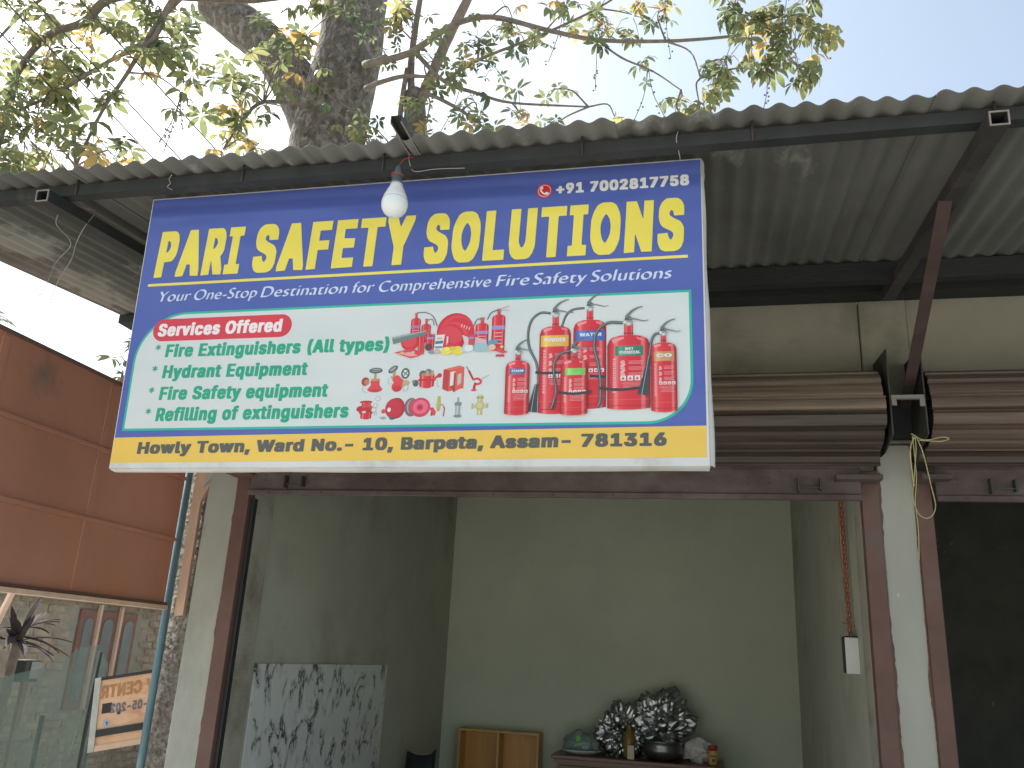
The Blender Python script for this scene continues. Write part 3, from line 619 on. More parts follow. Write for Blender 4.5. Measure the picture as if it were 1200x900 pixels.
    'q': (79, '43,-33 41,-31 40,-7 21,-7 15,-5 9,-1 4,5 1,10 -2,17 -3,23 -3,27 -3,49 0,62 5,71 9,76 15,80 20,82 65,81 67,81 68,79 68,-31 66,-33|32,17 34,18 38,23 40,30 41,38 41,43 38,51 35,57 33,59 30,57 27,50 24,40 24,35 27,25 30,19'),
    'r': (53, '1,-5 0,-4 -1,-3 0,80 2,81 21,81 28,82 41,82 46,81 47,80 48,79 48,61 45,59 36,59 33,58 29,53 27,47 27,-4 24,-5'),
    's': (70, '18,-7 12,-5 9,-3 2,2 -1,7 -3,14 -3,22 0,24 7,26 21,26 24,25 26,19 29,16 32,19 33,21 31,24 11,31 6,35 3,38 0,44 -2,51 -2,59 0,66 2,71 4,74 6,76 12,80 19,82 41,82 44,81 49,79 53,76 58,70 61,63 60,54 59,53 51,51 37,51 34,52 30,59 29,59 27,55 28,53 30,51 48,45 55,41 57,39 60,34 62,30 62,14 61,10 57,3 53,-1 46,-5 39,-7'),
    't': (48, '15,-5 12,-4 8,-2 5,2 3,5 2,11 2,60 1,61 -6,61 -8,62 -8,79 -5,81 1,81 2,97 4,99 27,99 29,97 29,81 39,81 42,79 41,62 39,61 30,61 29,60 29,22 30,17 31,16 39,16 41,14 43,6 43,-3 41,-5 39,-6'),
    'u': (77, '19,-6 12,-4 6,2 2,9 0,15 -1,20 0,80 3,81 25,81 27,80 27,28 28,23 30,20 32,18 35,20 37,24 38,30 39,80 41,81 64,81 66,80 66,79 66,-4 63,-5 43,-5 38,-6'),
    'v': (73, '19,-5 17,-3 16,-1 -5,68 -6,72 -6,80 -3,81 20,81 22,80 30,52 31,51 40,80 43,81 66,81 68,79 68,71 45,-3 43,-5'),
    'x': (72, '-4,-5 -6,-3 -5,4 14,39 -4,72 -4,80 -1,81 23,81 25,79 30,70 31,71 36,80 38,81 62,81 65,80 65,71 49,43 47,38 66,4 66,-4 63,-5 39,-5 37,-3 30,8 24,-3 22,-5'),
    'y': (73, '4,-34 1,-33 -1,-31 -1,-23 1,-14 4,-12 10,-12 11,-12 14,-6 16,0 -6,71 -6,80 -3,81 20,81 22,80 30,52 31,51 40,80 43,81 66,81 68,79 68,71 42,-14 38,-24 34,-29 28,-33 24,-34'),
  },
  'black': {
    ' ': (51, ''),
    '+': (107, '32,0 31,2 30,27 5,28 3,29 2,30 2,50 4,52 30,52 31,77 32,79 62,79 64,77 65,52 90,52 92,51 93,49 93,30 91,28 65,27 64,2 62,0'),
    ',': (51, '-1,-30 -3,-29 -3,-18 3,19 6,21 37,21 40,20 40,9 29,-29 26,-31'),
    '-': (107, '15,31 13,34 13,54 15,55 79,56 82,54 82,33 80,31'),
    '.': (51, '10,-8 3,-4 0,-2 -1,1 -1,16 1,19 3,21 9,24 31,24 35,23 39,19 41,16 41,1 40,-1 38,-4 34,-6 30,-8'),
    '0': (107, '32,-8 24,-5 20,-3 13,2 7,10 3,18 0,29 -1,39 -1,62 1,78 5,89 10,96 16,102 25,108 32,109 38,110 57,110 66,109 74,106 81,101 84,97 90,89 94,79 96,65 96,38 95,29 93,19 89,11 84,4 80,0 73,-5 62,-8|47,19 48,19 52,22 57,31 59,39 61,50 60,60 57,71 52,79 48,83 44,80 38,71 36,62 34,55 35,42 38,31 42,24'),
    '1': (107, '7,-6 5,-4 5,16 8,18 32,18 33,19 33,68 28,65 10,65 8,66 7,91 32,108 67,108 69,106 69,19 70,18 91,18 93,16 93,-5 90,-7'),
    '2': (107, '4,-6 2,-5 2,15 48,61 53,68 55,74 53,79 50,82 47,83 45,82 41,78 38,73 38,68 36,66 5,66 3,68 3,82 5,89 7,95 13,101 19,105 23,107 31,109 58,110 66,109 76,105 84,98 89,90 91,82 91,62 87,54 83,47 56,18 91,17 93,15 92,-5 90,-7'),
    '3': (107, '29,-8 19,-5 13,-2 7,2 3,7 0,13 -2,17 -1,31 1,33 32,33 34,31 35,27 38,23 41,20 46,18 53,22 55,25 57,29 55,34 53,36 48,40 38,43 24,43 22,44 22,65 38,84 5,84 3,86 4,107 6,108 88,108 89,106 89,86 69,64 78,60 84,56 89,50 92,44 94,34 94,24 93,15 90,10 87,5 83,1 76,-3 68,-7 61,-8'),
    '5': (107, '30,-8 22,-5 18,-3 12,1 6,6 3,12 2,17 2,31 5,33 35,33 37,31 38,26 41,22 46,19 50,21 53,23 56,29 57,33 55,39 52,43 48,46 45,47 36,43 13,43 5,44 3,45 3,56 9,107 12,108 86,108 88,106 88,86 87,85 85,84 44,84 42,82 42,75 43,73 62,73 71,71 80,66 86,60 92,50 93,41 93,25 92,17 90,13 86,6 81,1 74,-4 69,-6 61,-8'),
    '6': (107, '32,-8 23,-5 15,0 9,6 5,13 2,24 2,41 5,51 11,64 41,107 45,108 76,108 78,106 78,95 62,73 60,70 69,68 75,66 82,61 89,54 92,47 93,40 93,22 90,13 87,7 83,2 78,-2 71,-5 63,-8|46,19 49,19 52,22 55,27 57,31 57,34 53,40 50,43 48,44 45,43 41,39 38,32 41,25'),
    '7': (107, '11,-6 9,-5 10,6 50,83 49,84 4,84 2,86 2,107 5,108 90,108 92,108 93,106 93,84 46,-5 43,-7'),
    '8': (107, '30,-8 21,-5 12,0 5,6 1,14 0,18 0,37 3,46 10,54 6,60 4,66 4,85 5,90 9,97 14,102 22,107 28,109 38,110 57,110 66,109 72,107 81,102 85,98 88,95 91,88 91,66 90,62 85,54 92,46 95,38 96,22 94,12 91,8 86,2 79,-3 72,-6 64,-8|46,18 48,18 53,20 56,23 59,27 55,34 53,37 48,39 42,36 38,32 36,28 39,23 42,20|46,67 48,67 50,68 53,71 55,75 52,80 48,83 46,83 44,81 40,75 43,70'),
    '9': (107, '19,-6 17,-5 17,6 34,30 35,32 26,33 18,37 11,43 6,49 3,55 2,61 2,80 4,88 9,96 13,101 19,105 26,108 37,110 57,110 66,109 72,107 79,103 84,98 89,92 91,87 93,79 93,61 89,48 79,31 53,-5 50,-7|46,58 49,58 53,61 55,65 57,70 57,72 53,79 48,83 45,82 42,79 39,74 38,70 41,64'),
    'A': (113, '-6,-6 -8,-5 -8,6 31,106 34,108 68,108 69,107 72,101 108,7 108,5 108,-5 105,-7 74,-6 71,-4 62,21 40,22 39,21 38,19 29,-5 27,-6|49,47 51,47 52,47 50,51 48,48'),
    'B': (108, '4,-6 2,-4 2,107 5,108 66,108 76,106 85,101 91,94 94,85 94,64 92,58 89,54 96,45 99,36 99,19 98,13 94,6 90,2 86,-1 80,-4 71,-6 66,-7|38,19 49,18 56,20 59,22 62,25 62,28 60,32 57,35 52,38 46,39 38,39 37,38|38,64 45,64 51,66 54,68 58,74 58,75 56,78 54,81 50,83 43,84 38,84'),
    'C': (119, '39,-8 26,-4 15,3 7,12 2,21 -2,32 -3,42 -3,60 -2,69 1,78 4,85 10,93 18,100 30,107 36,109 46,110 67,110 73,109 82,107 90,104 98,98 102,94 106,88 109,82 111,75 110,64 108,63 76,63 75,64 71,73 67,78 62,81 56,83 48,80 45,77 40,72 36,64 33,54 33,47 35,40 39,31 43,26 48,22 56,19 61,20 67,24 72,30 75,37 76,39 108,39 110,38 111,36 111,27 109,20 104,10 98,4 91,-1 84,-5 73,-8'),
    'D': (117, '4,-6 2,-4 2,107 5,108 63,108 73,107 81,104 92,97 99,89 104,80 107,72 108,64 108,38 107,31 102,18 95,8 85,1 80,-2 66,-6 60,-7|38,19 43,18 49,20 57,23 62,26 66,31 69,36 72,48 72,54 70,62 67,70 64,73 60,77 54,81 45,83 39,84 38,84 37,82'),
    'E': (100, '4,-6 2,-4 2,107 5,108 86,108 88,108 89,106 89,86 88,84 38,84 37,65 38,64 82,64 85,62 86,41 85,40 83,39 38,39 37,38 37,20 38,19 39,18 88,18 90,16 90,-5 87,-7'),
    'F': (98, '4,-6 2,-4 2,107 5,108 86,108 88,108 89,106 89,86 87,84 39,84 38,84 37,82 37,64 38,62 81,62 84,61 84,39 81,38 38,38 37,-5 34,-7'),
    'H': (121, '4,-6 2,-4 2,107 5,108 34,108 37,107 37,66 38,65 39,64 71,65 71,106 73,108 104,108 107,107 107,-5 104,-7 73,-6 71,-4 71,39 39,39 38,39 37,38 37,-5 34,-7'),
    'I': (75, '-2,-6 -4,-4 -4,17 -2,18 12,18 14,19 14,82 13,84 -2,84 -4,85 -4,107 -1,108 66,108 68,106 68,85 65,84 51,84 49,83 49,20 50,18 65,18 67,17 68,-5 65,-7'),
    'L': (95, '4,-6 2,-4 2,106 4,108 35,108 37,107 37,106 37,19 39,18 85,18 87,16 87,-5 84,-7'),
    'M': (144, '4,-6 2,-4 2,107 5,108 40,108 43,107 66,52 67,53 89,107 92,108 128,108 130,107 130,-5 128,-7 98,-7 96,-6 95,-4 95,22 93,20 83,-4 81,-6 51,-6 48,-3 39,19 37,22 36,-5 34,-7'),
    'N': (122, '4,-6 2,-4 2,107 5,108 37,108 40,107 73,59 73,107 76,108 105,108 108,107 108,-5 105,-7 73,-7 70,-5 39,41 38,42 37,-5 34,-7'),
    'O': (124, '39,-8 26,-4 17,1 9,9 2,20 -2,32 -3,42 -2,66 0,74 2,82 9,93 15,98 24,104 31,108 39,109 46,110 66,110 76,109 86,105 95,100 102,94 107,87 110,80 113,74 114,64 114,38 113,30 110,21 106,13 98,4 90,-2 84,-5 73,-8|56,19 63,21 68,25 71,29 77,39 79,49 79,54 78,60 74,69 68,77 64,80 56,83 48,80 42,75 39,70 36,64 33,54 33,47 35,40 39,31 43,26 48,22'),
    'P': (105, '4,-6 2,-4 2,107 5,108 65,108 75,106 86,100 92,93 95,88 97,81 97,59 94,50 90,43 86,39 81,36 75,33 69,31 64,31 38,30 37,-4 35,-6|38,55 42,55 49,56 55,59 58,63 60,68 61,70 58,76 54,80 46,83 38,84'),
    'R': (106, '4,-6 2,-4 2,107 5,108 65,108 76,106 86,100 93,93 96,85 97,78 97,63 95,54 94,50 89,44 83,39 83,38 100,6 100,-5 98,-7 65,-6 62,-4 43,31 41,32 39,33 38,32 37,31 37,-5 34,-7|38,58 44,58 49,58 55,61 57,63 60,68 61,71 59,76 55,80 46,83 38,84'),
    'T': (106, '31,-6 29,-4 29,83 28,84 -1,84 -3,84 -4,86 -4,107 -1,108 97,108 99,106 99,86 98,85 96,84 66,84 65,83 65,-5 62,-7'),
    'W': (156, '23,-6 21,-5 -8,96 -7,107 -5,108 25,108 28,107 40,64 41,64 52,105 53,107 55,108 88,108 91,107 103,64 104,65 116,107 119,108 149,108 151,107 152,95 122,-5 120,-7 88,-7 85,-5 72,37 59,-5 56,-7'),
    'Y': (111, '34,-6 32,-4 31,36 -7,95 -7,107 -4,108 29,108 31,106 50,78 68,106 71,108 105,108 107,106 106,96 67,36 67,-5 64,-7'),
    'a': (94, '19,-8 11,-6 4,-2 -1,3 -4,9 -5,16 -5,26 -4,32 -3,36 2,42 12,48 0,51 -2,53 -2,64 0,68 4,74 10,78 16,81 25,83 56,83 62,82 69,79 76,73 80,68 82,61 81,-5 79,-7 55,-7 47,-8|36,17 41,20 44,24 45,26 39,25 33,23 32,20|34,52 42,52 45,54 43,57 40,58 38,56'),
    'd': (101, '28,-8 19,-6 10,-1 4,5 -1,14 -4,27 -4,48 -3,56 1,65 5,71 9,75 18,81 26,83 54,84 54,106 56,108 88,108 89,106 89,-5 87,-7 61,-7 54,-8|42,19 43,18 45,19 49,23 52,29 54,36 53,43 50,51 45,56 43,57 39,55 36,51 33,46 32,39 33,31 36,25 38,21'),
    'e': (97, '30,-8 19,-5 10,0 4,6 -1,15 -4,27 -4,48 -1,60 2,67 8,73 16,79 23,82 29,83 57,83 67,81 75,77 81,71 84,66 88,57 89,50 89,29 86,27 79,27 86,25 88,23 88,12 87,9 83,4 80,1 74,-3 67,-7 57,-8|43,18 45,18 48,19 51,22 53,27 35,27 37,23 40,19|36,51 48,51 49,52 47,55 43,57 40,56'),
    'l': (52, '16,-7 11,-6 6,-3 2,2 0,8 0,106 3,108 32,108 35,107 35,106 35,22 37,17 44,17 47,15 49,7 49,-4 46,-7 41,-7'),
    'm': (140, '2,-6 0,-4 0,80 2,82 29,83 34,84 58,84 62,83 68,81 79,84 105,84 114,81 120,77 124,72 128,62 128,-4 126,-6 96,-7 93,-5 93,49 90,55 88,57 84,53 82,47 82,-4 80,-6 79,-7 50,-7 47,-5 47,47 44,54 41,56 38,53 35,45 35,-5 32,-7'),
    'n': (98, '2,-6 0,-4 0,81 3,83 62,83 70,81 76,77 81,73 83,70 85,64 86,58 86,-5 83,-7 54,-7 51,-5 51,44 49,52 45,56 44,57 41,56 38,51 35,43 35,-5 32,-7'),
    'o': (99, '30,-8 20,-6 11,-1 5,5 -1,15 -4,27 -4,48 -1,60 4,69 10,75 16,79 25,83 29,83 58,83 68,81 77,75 83,70 86,65 89,57 91,48 91,27 89,18 88,14 84,7 79,1 73,-3 67,-6 57,-8|43,18 45,19 50,24 54,30 56,37 54,44 51,51 47,56 44,57 40,56 36,51 33,45 32,38 33,31 36,25'),
    'p': (101, '2,-35 0,-33 0,81 3,83 63,83 70,82 79,77 82,73 88,66 92,57 93,51 93,25 90,14 86,6 80,0 69,-7 61,-8 35,-9 35,-33 33,-35|45,19 46,18 48,19 52,23 55,29 57,36 57,43 53,51 49,56 46,57 43,55 40,51 37,46 35,38 36,34 39,25 42,21'),
    'r': (66, '2,-6 0,-4 0,81 3,83 29,83 36,84 54,84 60,83 62,81 62,59 60,58 47,58 44,57 41,55 39,53 36,47 35,44 35,-5 32,-7'),
    's': (89, '24,-8 12,-5 6,-1 0,4 -3,11 -3,24 0,26 9,28 17,28 6,34 2,38 0,43 -1,46 -1,63 1,69 4,74 8,77 16,82 21,83 25,83 54,83 62,82 68,79 73,74 77,70 79,64 79,52 75,51 67,49 59,49 72,43 77,39 79,34 81,30 81,13 79,7 73,0 66,-4 59,-7 51,-8|38,17 41,19 43,20 42,21 38,24 32,25 32,24 34,20|43,52 44,52 44,53 40,57 39,58 37,56 36,55 37,54'),
    't': (60, '20,-7 16,-6 9,-2 6,1 3,6 3,9 3,58 1,59 -7,59 -10,61 -10,81 -7,83 3,83 3,99 5,101 36,101 38,99 38,83 51,83 54,81 54,60 51,59 39,59 38,58 38,22 39,19 40,17 51,17 54,15 56,7 56,-5 54,-6 51,-7'),
    'w': (131, '20,-6 17,-4 -6,69 -6,81 -3,83 28,83 30,80 34,65 36,62 42,81 44,83 76,83 78,81 84,62 89,81 91,83 123,83 125,81 125,70 101,-5 99,-7 68,-6 66,-4 60,15 58,14 53,-5 51,-6'),
    'y': (94, '4,-35 1,-34 -1,-33 -1,-22 1,-13 4,-11 15,-10 19,-6 21,0 -7,69 -7,81 -4,83 27,82 29,80 41,51 52,79 53,81 55,82 86,83 88,82 89,81 89,69 55,-15 50,-24 45,-30 36,-35 32,-36'),
  },
  'script': {
    ' ': (50, ''),
    '-': (58, '6,35 4,37 5,43 19,53 49,53 50,53 51,52 51,45 36,35'),
    'C': (124, '62,-2 50,0 39,4 30,11 21,20 13,32 10,41 7,52 6,64 7,76 11,89 16,100 23,110 31,118 45,127 56,133 69,137 80,138 87,138 98,135 113,129 115,127 115,121 100,111 92,115 82,118 73,120 61,120 56,119 45,116 42,112 36,104 31,94 29,85 28,75 28,62 29,59 32,49 36,40 40,34 50,25 58,20 68,17 78,16 84,16 96,18 106,22 114,26 115,26 116,24 116,19 115,17 101,7 91,3 85,1 76,-1 71,-2'),
    'D': (131, '12,0 11,1 11,2 11,127 26,137 63,137 79,135 91,131 101,124 110,115 116,105 120,95 123,81 123,74 122,60 119,49 114,38 108,28 99,21 84,10 76,5 66,2 52,0|36,18 67,18 79,20 87,23 92,30 97,39 100,50 102,62 101,74 99,84 94,96 89,102 83,108 73,114 62,118 57,118 51,119 34,119 32,118 32,22 33,19'),
    'F': (83, '12,0 11,1 11,2 11,126 26,137 76,136 78,135 78,129 63,119 34,119 32,118 32,86 34,82 37,81 76,81 77,80 78,79 78,74 77,73 62,63 32,63 32,10 18,0'),
    'O': (144, '61,-2 51,0 40,4 29,11 20,21 15,28 10,39 7,51 6,62 7,77 10,88 15,100 22,110 30,118 44,127 56,134 64,137 73,138 78,138 88,137 101,133 111,127 120,119 127,109 132,97 135,85 136,72 135,60 132,49 127,36 120,27 113,20 97,9 86,3 76,-1 66,-2|74,16 79,16 88,17 97,20 101,24 105,30 110,41 113,51 114,64 113,76 110,87 106,96 102,102 93,111 85,116 74,119 68,120 54,119 45,117 43,115 35,105 32,97 28,82 27,71 28,60 31,49 35,41 41,33 46,28 50,25 56,21 66,17'),
    'S': (81, '29,-2 23,0 18,1 8,7 6,10 6,16 20,26 28,20 36,17 45,16 51,16 54,20 55,24 56,27 55,32 53,41 47,49 38,56 20,69 12,78 6,89 5,96 5,103 7,110 10,116 13,120 17,124 31,133 37,136 43,138 50,138 54,138 61,136 70,131 71,129 71,123 56,114 50,117 42,120 31,121 28,120 27,119 25,113 25,106 27,97 32,91 42,83 60,71 68,62 74,50 75,39 75,33 73,27 70,21 67,16 63,13 44,0 36,-2'),
    'Y': (106, '43,0 41,1 41,2 41,69 40,72 3,126 18,136 24,136 25,135 53,92 55,92 59,96 79,127 94,136 100,136 101,135 100,134 65,81 63,78 63,10 48,0'),
    'a': (76, '15,-2 10,1 5,6 3,11 2,15 3,21 4,24 8,30 26,42 27,41 24,36 22,30 22,25 23,22 25,17 29,13 36,11 37,10 36,9 22,-1 19,-2|47,-2 45,-1 43,1 41,5 39,8 41,11 42,14 42,40 41,43 40,45 41,47 42,49 42,58 40,67 35,72 30,74 25,75 16,74 12,72 5,69 4,70 4,73 7,76 19,84 28,90 36,92 39,92 46,90 51,88 54,86 58,82 60,77 62,71 62,19 63,14 68,11 68,10 53,-1 51,-2'),
    'e': (85, '36,-2 30,0 25,1 22,4 16,9 10,17 7,25 5,37 5,46 6,54 7,59 10,65 14,72 18,76 34,87 39,89 45,91 50,92 55,91 60,89 66,86 72,79 74,74 77,68 78,58 78,52 63,42 26,42 25,41 26,39 28,32 31,26 34,23 38,20 43,17 49,16 57,15 65,16 76,21 78,20 78,17 76,15 61,5 56,2 46,-1 43,-2|28,54 57,54 59,54 59,55 55,66 50,72 46,74 41,76 33,76 31,75 29,73 26,63 25,57 26,55'),
    'f': (45, '11,0 10,1 10,2 10,70 9,72 8,73 0,74 -1,76 0,80 10,87 11,102 12,110 15,116 19,122 34,133 42,138 48,138 52,138 53,136 53,131 39,121 33,120 32,119 31,113 30,109 30,95 31,92 32,91 34,90 43,90 44,89 44,85 43,84 34,77 30,74 30,10 15,0'),
    'h': (88, '10,0 9,1 8,2 8,126 9,127 23,136 26,137 27,136 28,135 28,82 29,79 30,78 31,79 46,89 51,91 55,92 64,90 68,87 73,81 75,77 77,68 78,61 78,11 77,10 63,0 60,0 58,1 58,57 57,61 54,69 50,74 46,76 42,77 34,77 31,74 29,71 28,69 28,10 13,0'),
    'i': (40, '10,0 9,1 9,2 9,79 10,80 24,90 27,90 28,89 29,88 29,11 28,10 14,0|11,107 9,109 8,111 8,114 9,117 24,127 26,127 28,126 30,122 30,120 29,117 14,107'),
    'l': (40, '10,0 9,1 9,2 9,126 10,127 24,136 27,137 28,136 29,134 29,11 28,10 14,0'),
    'm': (135, '9,0 8,1 8,2 8,79 8,80 23,90 26,90 27,89 28,88 28,82 29,80 30,79 31,79 46,89 51,91 54,92 61,90 67,87 70,84 74,77 75,76 93,88 98,90 103,92 108,91 112,89 119,83 122,78 124,67 124,11 124,10 110,0 107,0 105,1 105,54 104,61 101,68 96,73 90,76 87,77 82,77 78,75 76,70 76,10 61,0 59,0 57,1 57,2 57,52 55,62 53,69 48,74 46,75 40,77 35,77 31,76 29,72 28,70 28,10 13,0'),
    'n': (88, '10,0 9,1 8,2 9,80 24,90 26,90 28,89 28,81 29,79 30,78 32,79 46,89 51,91 55,92 60,91 64,90 66,88 70,85 73,81 76,74 77,68 78,61 78,10 63,0 60,0 58,1 58,57 57,61 54,69 50,74 46,76 42,77 34,77 31,74 29,71 28,69 28,10 13,0'),
    'o': (97, '38,-2 34,-1 28,1 22,4 15,10 11,16 7,24 4,34 4,41 5,51 8,60 10,64 14,70 19,75 30,82 39,88 45,90 54,92 62,90 69,88 76,84 83,76 88,67 90,60 91,50 91,43 89,35 84,25 80,19 75,15 60,4 55,1 48,-1|48,15 59,14 62,15 64,17 68,23 71,34 71,41 70,49 66,60 62,66 57,70 53,73 47,75 38,76 33,75 31,74 29,70 26,62 24,57 24,49 25,39 29,29 32,24 36,20 41,17'),
    'p': (88, '9,-46 8,-45 8,-44 8,80 23,90 41,90 50,89 60,87 66,84 73,78 76,74 79,66 82,55 82,43 79,32 76,25 72,19 68,15 52,4 48,1 40,-1 35,-2 28,-1 27,-36 12,-46|40,15 51,14 54,16 57,19 59,23 62,33 62,47 61,53 57,61 54,65 50,69 45,72 39,73 28,74 27,72 27,22 28,20 30,18 33,17'),
    'r': (71, '11,0 10,1 9,2 9,79 10,80 24,90 28,90 29,89 29,88 29,74 30,71 33,68 31,63 29,56 29,11 29,10 15,0|51,70 47,73 42,74 34,74 33,75 35,78 52,90 56,92 60,91 62,90 68,85 69,84 66,79 53,70'),
    's': (69, '22,-2 13,1 6,4 5,6 5,10 20,20 30,15 35,14 40,14 41,15 42,20 39,27 35,31 16,45 10,51 7,56 6,62 6,67 7,72 9,75 12,77 28,89 32,90 39,92 48,90 57,86 58,84 57,81 43,72 33,75 26,76 26,75 26,70 27,66 31,61 52,46 58,39 60,35 62,30 60,22 58,17 54,12 38,1 35,0 30,-2'),
    't': (60, '29,-2 24,0 19,3 15,8 12,14 11,21 11,70 10,73 5,74 4,75 4,77 15,89 30,98 31,97 31,94 33,91 36,90 54,90 55,89 56,88 56,85 55,84 41,74 32,74 31,73 31,28 32,24 34,20 39,16 43,14 51,14 58,16 59,15 59,14 58,11 43,1 39,0 34,-2'),
    'u': (88, '28,-2 22,0 18,3 15,6 11,12 10,17 8,24 9,80 23,90 26,90 28,89 28,34 29,27 31,22 35,17 43,13 49,13 54,14 57,17 58,21 58,80 73,90 76,90 77,89 77,88 77,10 62,0 60,0 58,1 57,9 56,10 54,11 38,0 32,-2'),
    'v': (78, '31,3 28,9 1,79 1,80 16,90 19,90 21,89 38,44 40,40 55,80 69,90 73,90 74,89 73,85 46,13 45,12 33,3'),
    'y': (78, '6,-46 5,-45 5,-44 27,10 28,15 25,22 1,80 15,90 19,90 20,89 22,87 40,44 41,46 54,79 69,90 74,90 75,88 25,-35 10,-46'),
  },
}
_gc = {}
def glyph(style, ch):
    """one character as filled triangles in units of 1/200 em"""
    k = (style, ch)
    if k in _gc: return _gc[k]
    adv, data = GLYPHS[style][ch]
    if not data: _gc[k] = (adv, None, None); return _gc[k]
    c = bpy.data.curves.new('g', 'CURVE'); c.dimensions = '2D'; c.fill_mode = 'BOTH'
    for con in data.split('|'):
        q = [tuple(map(int, t.split(','))) for t in con.split()]
        sp = c.splines.new('POLY'); sp.points.add(len(q) - 1)
        for p, (x, y) in zip(sp.points, q): p.co = (x / 200, y / 200, 0, 1)
        sp.use_cyclic_u = True
    o = bpy.data.objects.new('g', c); me = bpy.data.meshes.new_from_object(o)
    V = np.array([v.co[:2] for v in me.vertices]) * 200; F = [tuple(p.vertices) for p in me.polygons]
    bpy.data.objects.remove(o); bpy.data.curves.remove(c); bpy.data.meshes.remove(me)
    _gc[k] = (adv, V, F); return _gc[k]
def textgeo(s, style, u0, v0, u1, v1, cap, shear=0, cap2=None):
    """lay text so that its ink runs from u0 to u1 along the baseline v0..v1; cap = capital height"""
    x = 0; items = []
    for ch in s:
        adv, V, F = glyph(style, ch)
        if V is not None: items.append((x, V, F))
        x += adv
    capg = glyph(style, 'O' if style != 'bold' else 'H')[1]
    h = capg[:, 1].max() - capg[:, 1].min(); base = capg[:, 1].min()
    k = cap / h
    xmin = min((V[:, 0] + X).min() for X, V, F in items); xmax = max((V[:, 0] + X).max() for X, V, F in items)
    vs = []; fs = []
    for X, V, F in items:
        t = (V[:, 0] + X - xmin) / (xmax - xmin); y = (V[:, 1] - base) * k
        y = y * (1 + ((cap2 / cap - 1) if cap2 else 0) * t)
        u = u0 + t * (u1 - u0) + shear * y; v = v0 + t * (v1 - v0) + y
        b = len(vs); vs += list(zip(u, v)); fs += [tuple(i + b for i in f) for f in F]
    return vs, fs
def text(s, style, u0, v0, u1, v1, cap, shear, m, n=.9, cap2=None):
    vs, fs = textgeo(s, style, u0, v0, u1, v1, cap, shear, cap2)
    me = bpy.data.meshes.new('lettering'); me.from_pydata([tuple(S(u, v, n) - ORG[sign.name]) for u, v in vs], [], fs)
    me.materials.append(M_[m]); o = bpy.data.objects.new('lettering', me); COL.objects.link(o); o.parent = sign; ORG[o.name] = ORG[sign.name]
    return o
def words(ws, style, cap, shear, m, label=None, n=.9):
    """several words, each with its own ink extent (word, u0, u1, v), as one printed line"""
    V = []; F = []
    for w_, a, b, v in ws:
        vs, fs = textgeo(w_, style, a, v, b, v, cap, shear); k = len(V); V += vs; F += [tuple(i + k for i in f) for f in fs]
    me = bpy.data.meshes.new('lettering'); me.from_pydata([tuple(S(u, v, n) - ORG[sign.name]) for u, v in V], [], F)
    me.materials.append(M_[m]); o = bpy.data.objects.new('lettering', me); COL.objects.link(o); o.parent = sign; ORG[o.name] = ORG[sign.name]
    if label: o['label'] = label
    return o
words([('PARI', 42, 312, 555), ('SAFETY', 352, 829, 555), ('SOLUTIONS', 864, 1562, 553)], 'title', 151, .05, 'ink_yellow', 'big yellow title PARI SAFETY SOLUTIONS')
words([('Your', 66, 170, 480), ('One-Stop', 181, 378, 480), ('Destination', 392, 649, 479), ('for', 664, 727, 479), ('Comprehensive', 741, 1056, 478), ('Fire', 1072, 1160, 478), ('Safety', 1171, 1311, 478), ('Solutions', 1323, 1529, 478)], 'script', 33, .24, 'ink_tag', 'slanted script line under the title')
text('+91 7002817758', 'black', 1229, 738, 1581, 738, 32, 0, 'ink_white')
text('Services Offered', 'bold', 85, 374, 468, 375, 38, .05, 'ink_pink')
text('Fire Extinguishers (All types)', 'bold', 119, 311, 786, 309, 38, .05, 'ink_green')
text('Hydrant Equipment', 'bold', 120, 249, 558, 247, 38, .05, 'ink_green')
text('Fire Safety equipment', 'bold', 120, 186, 623, 185, 38, .05, 'ink_green')
text('Refilling of extinguishers', 'bold', 119, 125, 687, 127, 38, .05, 'ink_green')
for v in (312, 249, 186, 125):
    f = Flat(n0=.9)
    for a in (90, 30, 150): f.rect2(94, v + 29, 8.5, 1.7, a, (.02, .38, .22))
    f.done('star_mark', sign)
text('Howly Town, Ward No.- 10, Barpeta, Assam- 781316', 'black', 78, 33, 1512, 44, 34, .03, 'ink_grey')
# phone mark
f = Flat(n0=.7); f.ell(1197, 751, 21, 21, (.70, .04, .05)); f.ell(1197, 751, 17.5, 17.5, (.85, .75, .74)); f.ell(1197, 751, 16.2, 16.2, (.68, .04, .05))
f.stroke([(1188, 761), (1187, 752), (1195, 743), (1206, 741)], 4.5, (.85, .82, .80)); f.ell(1189.5, 760, 4, 5, (.85, .82, .80), 20); f.ell(1204, 743, 5, 4, (.85, .82, .80), -20)
f.done('phone_mark', sign)

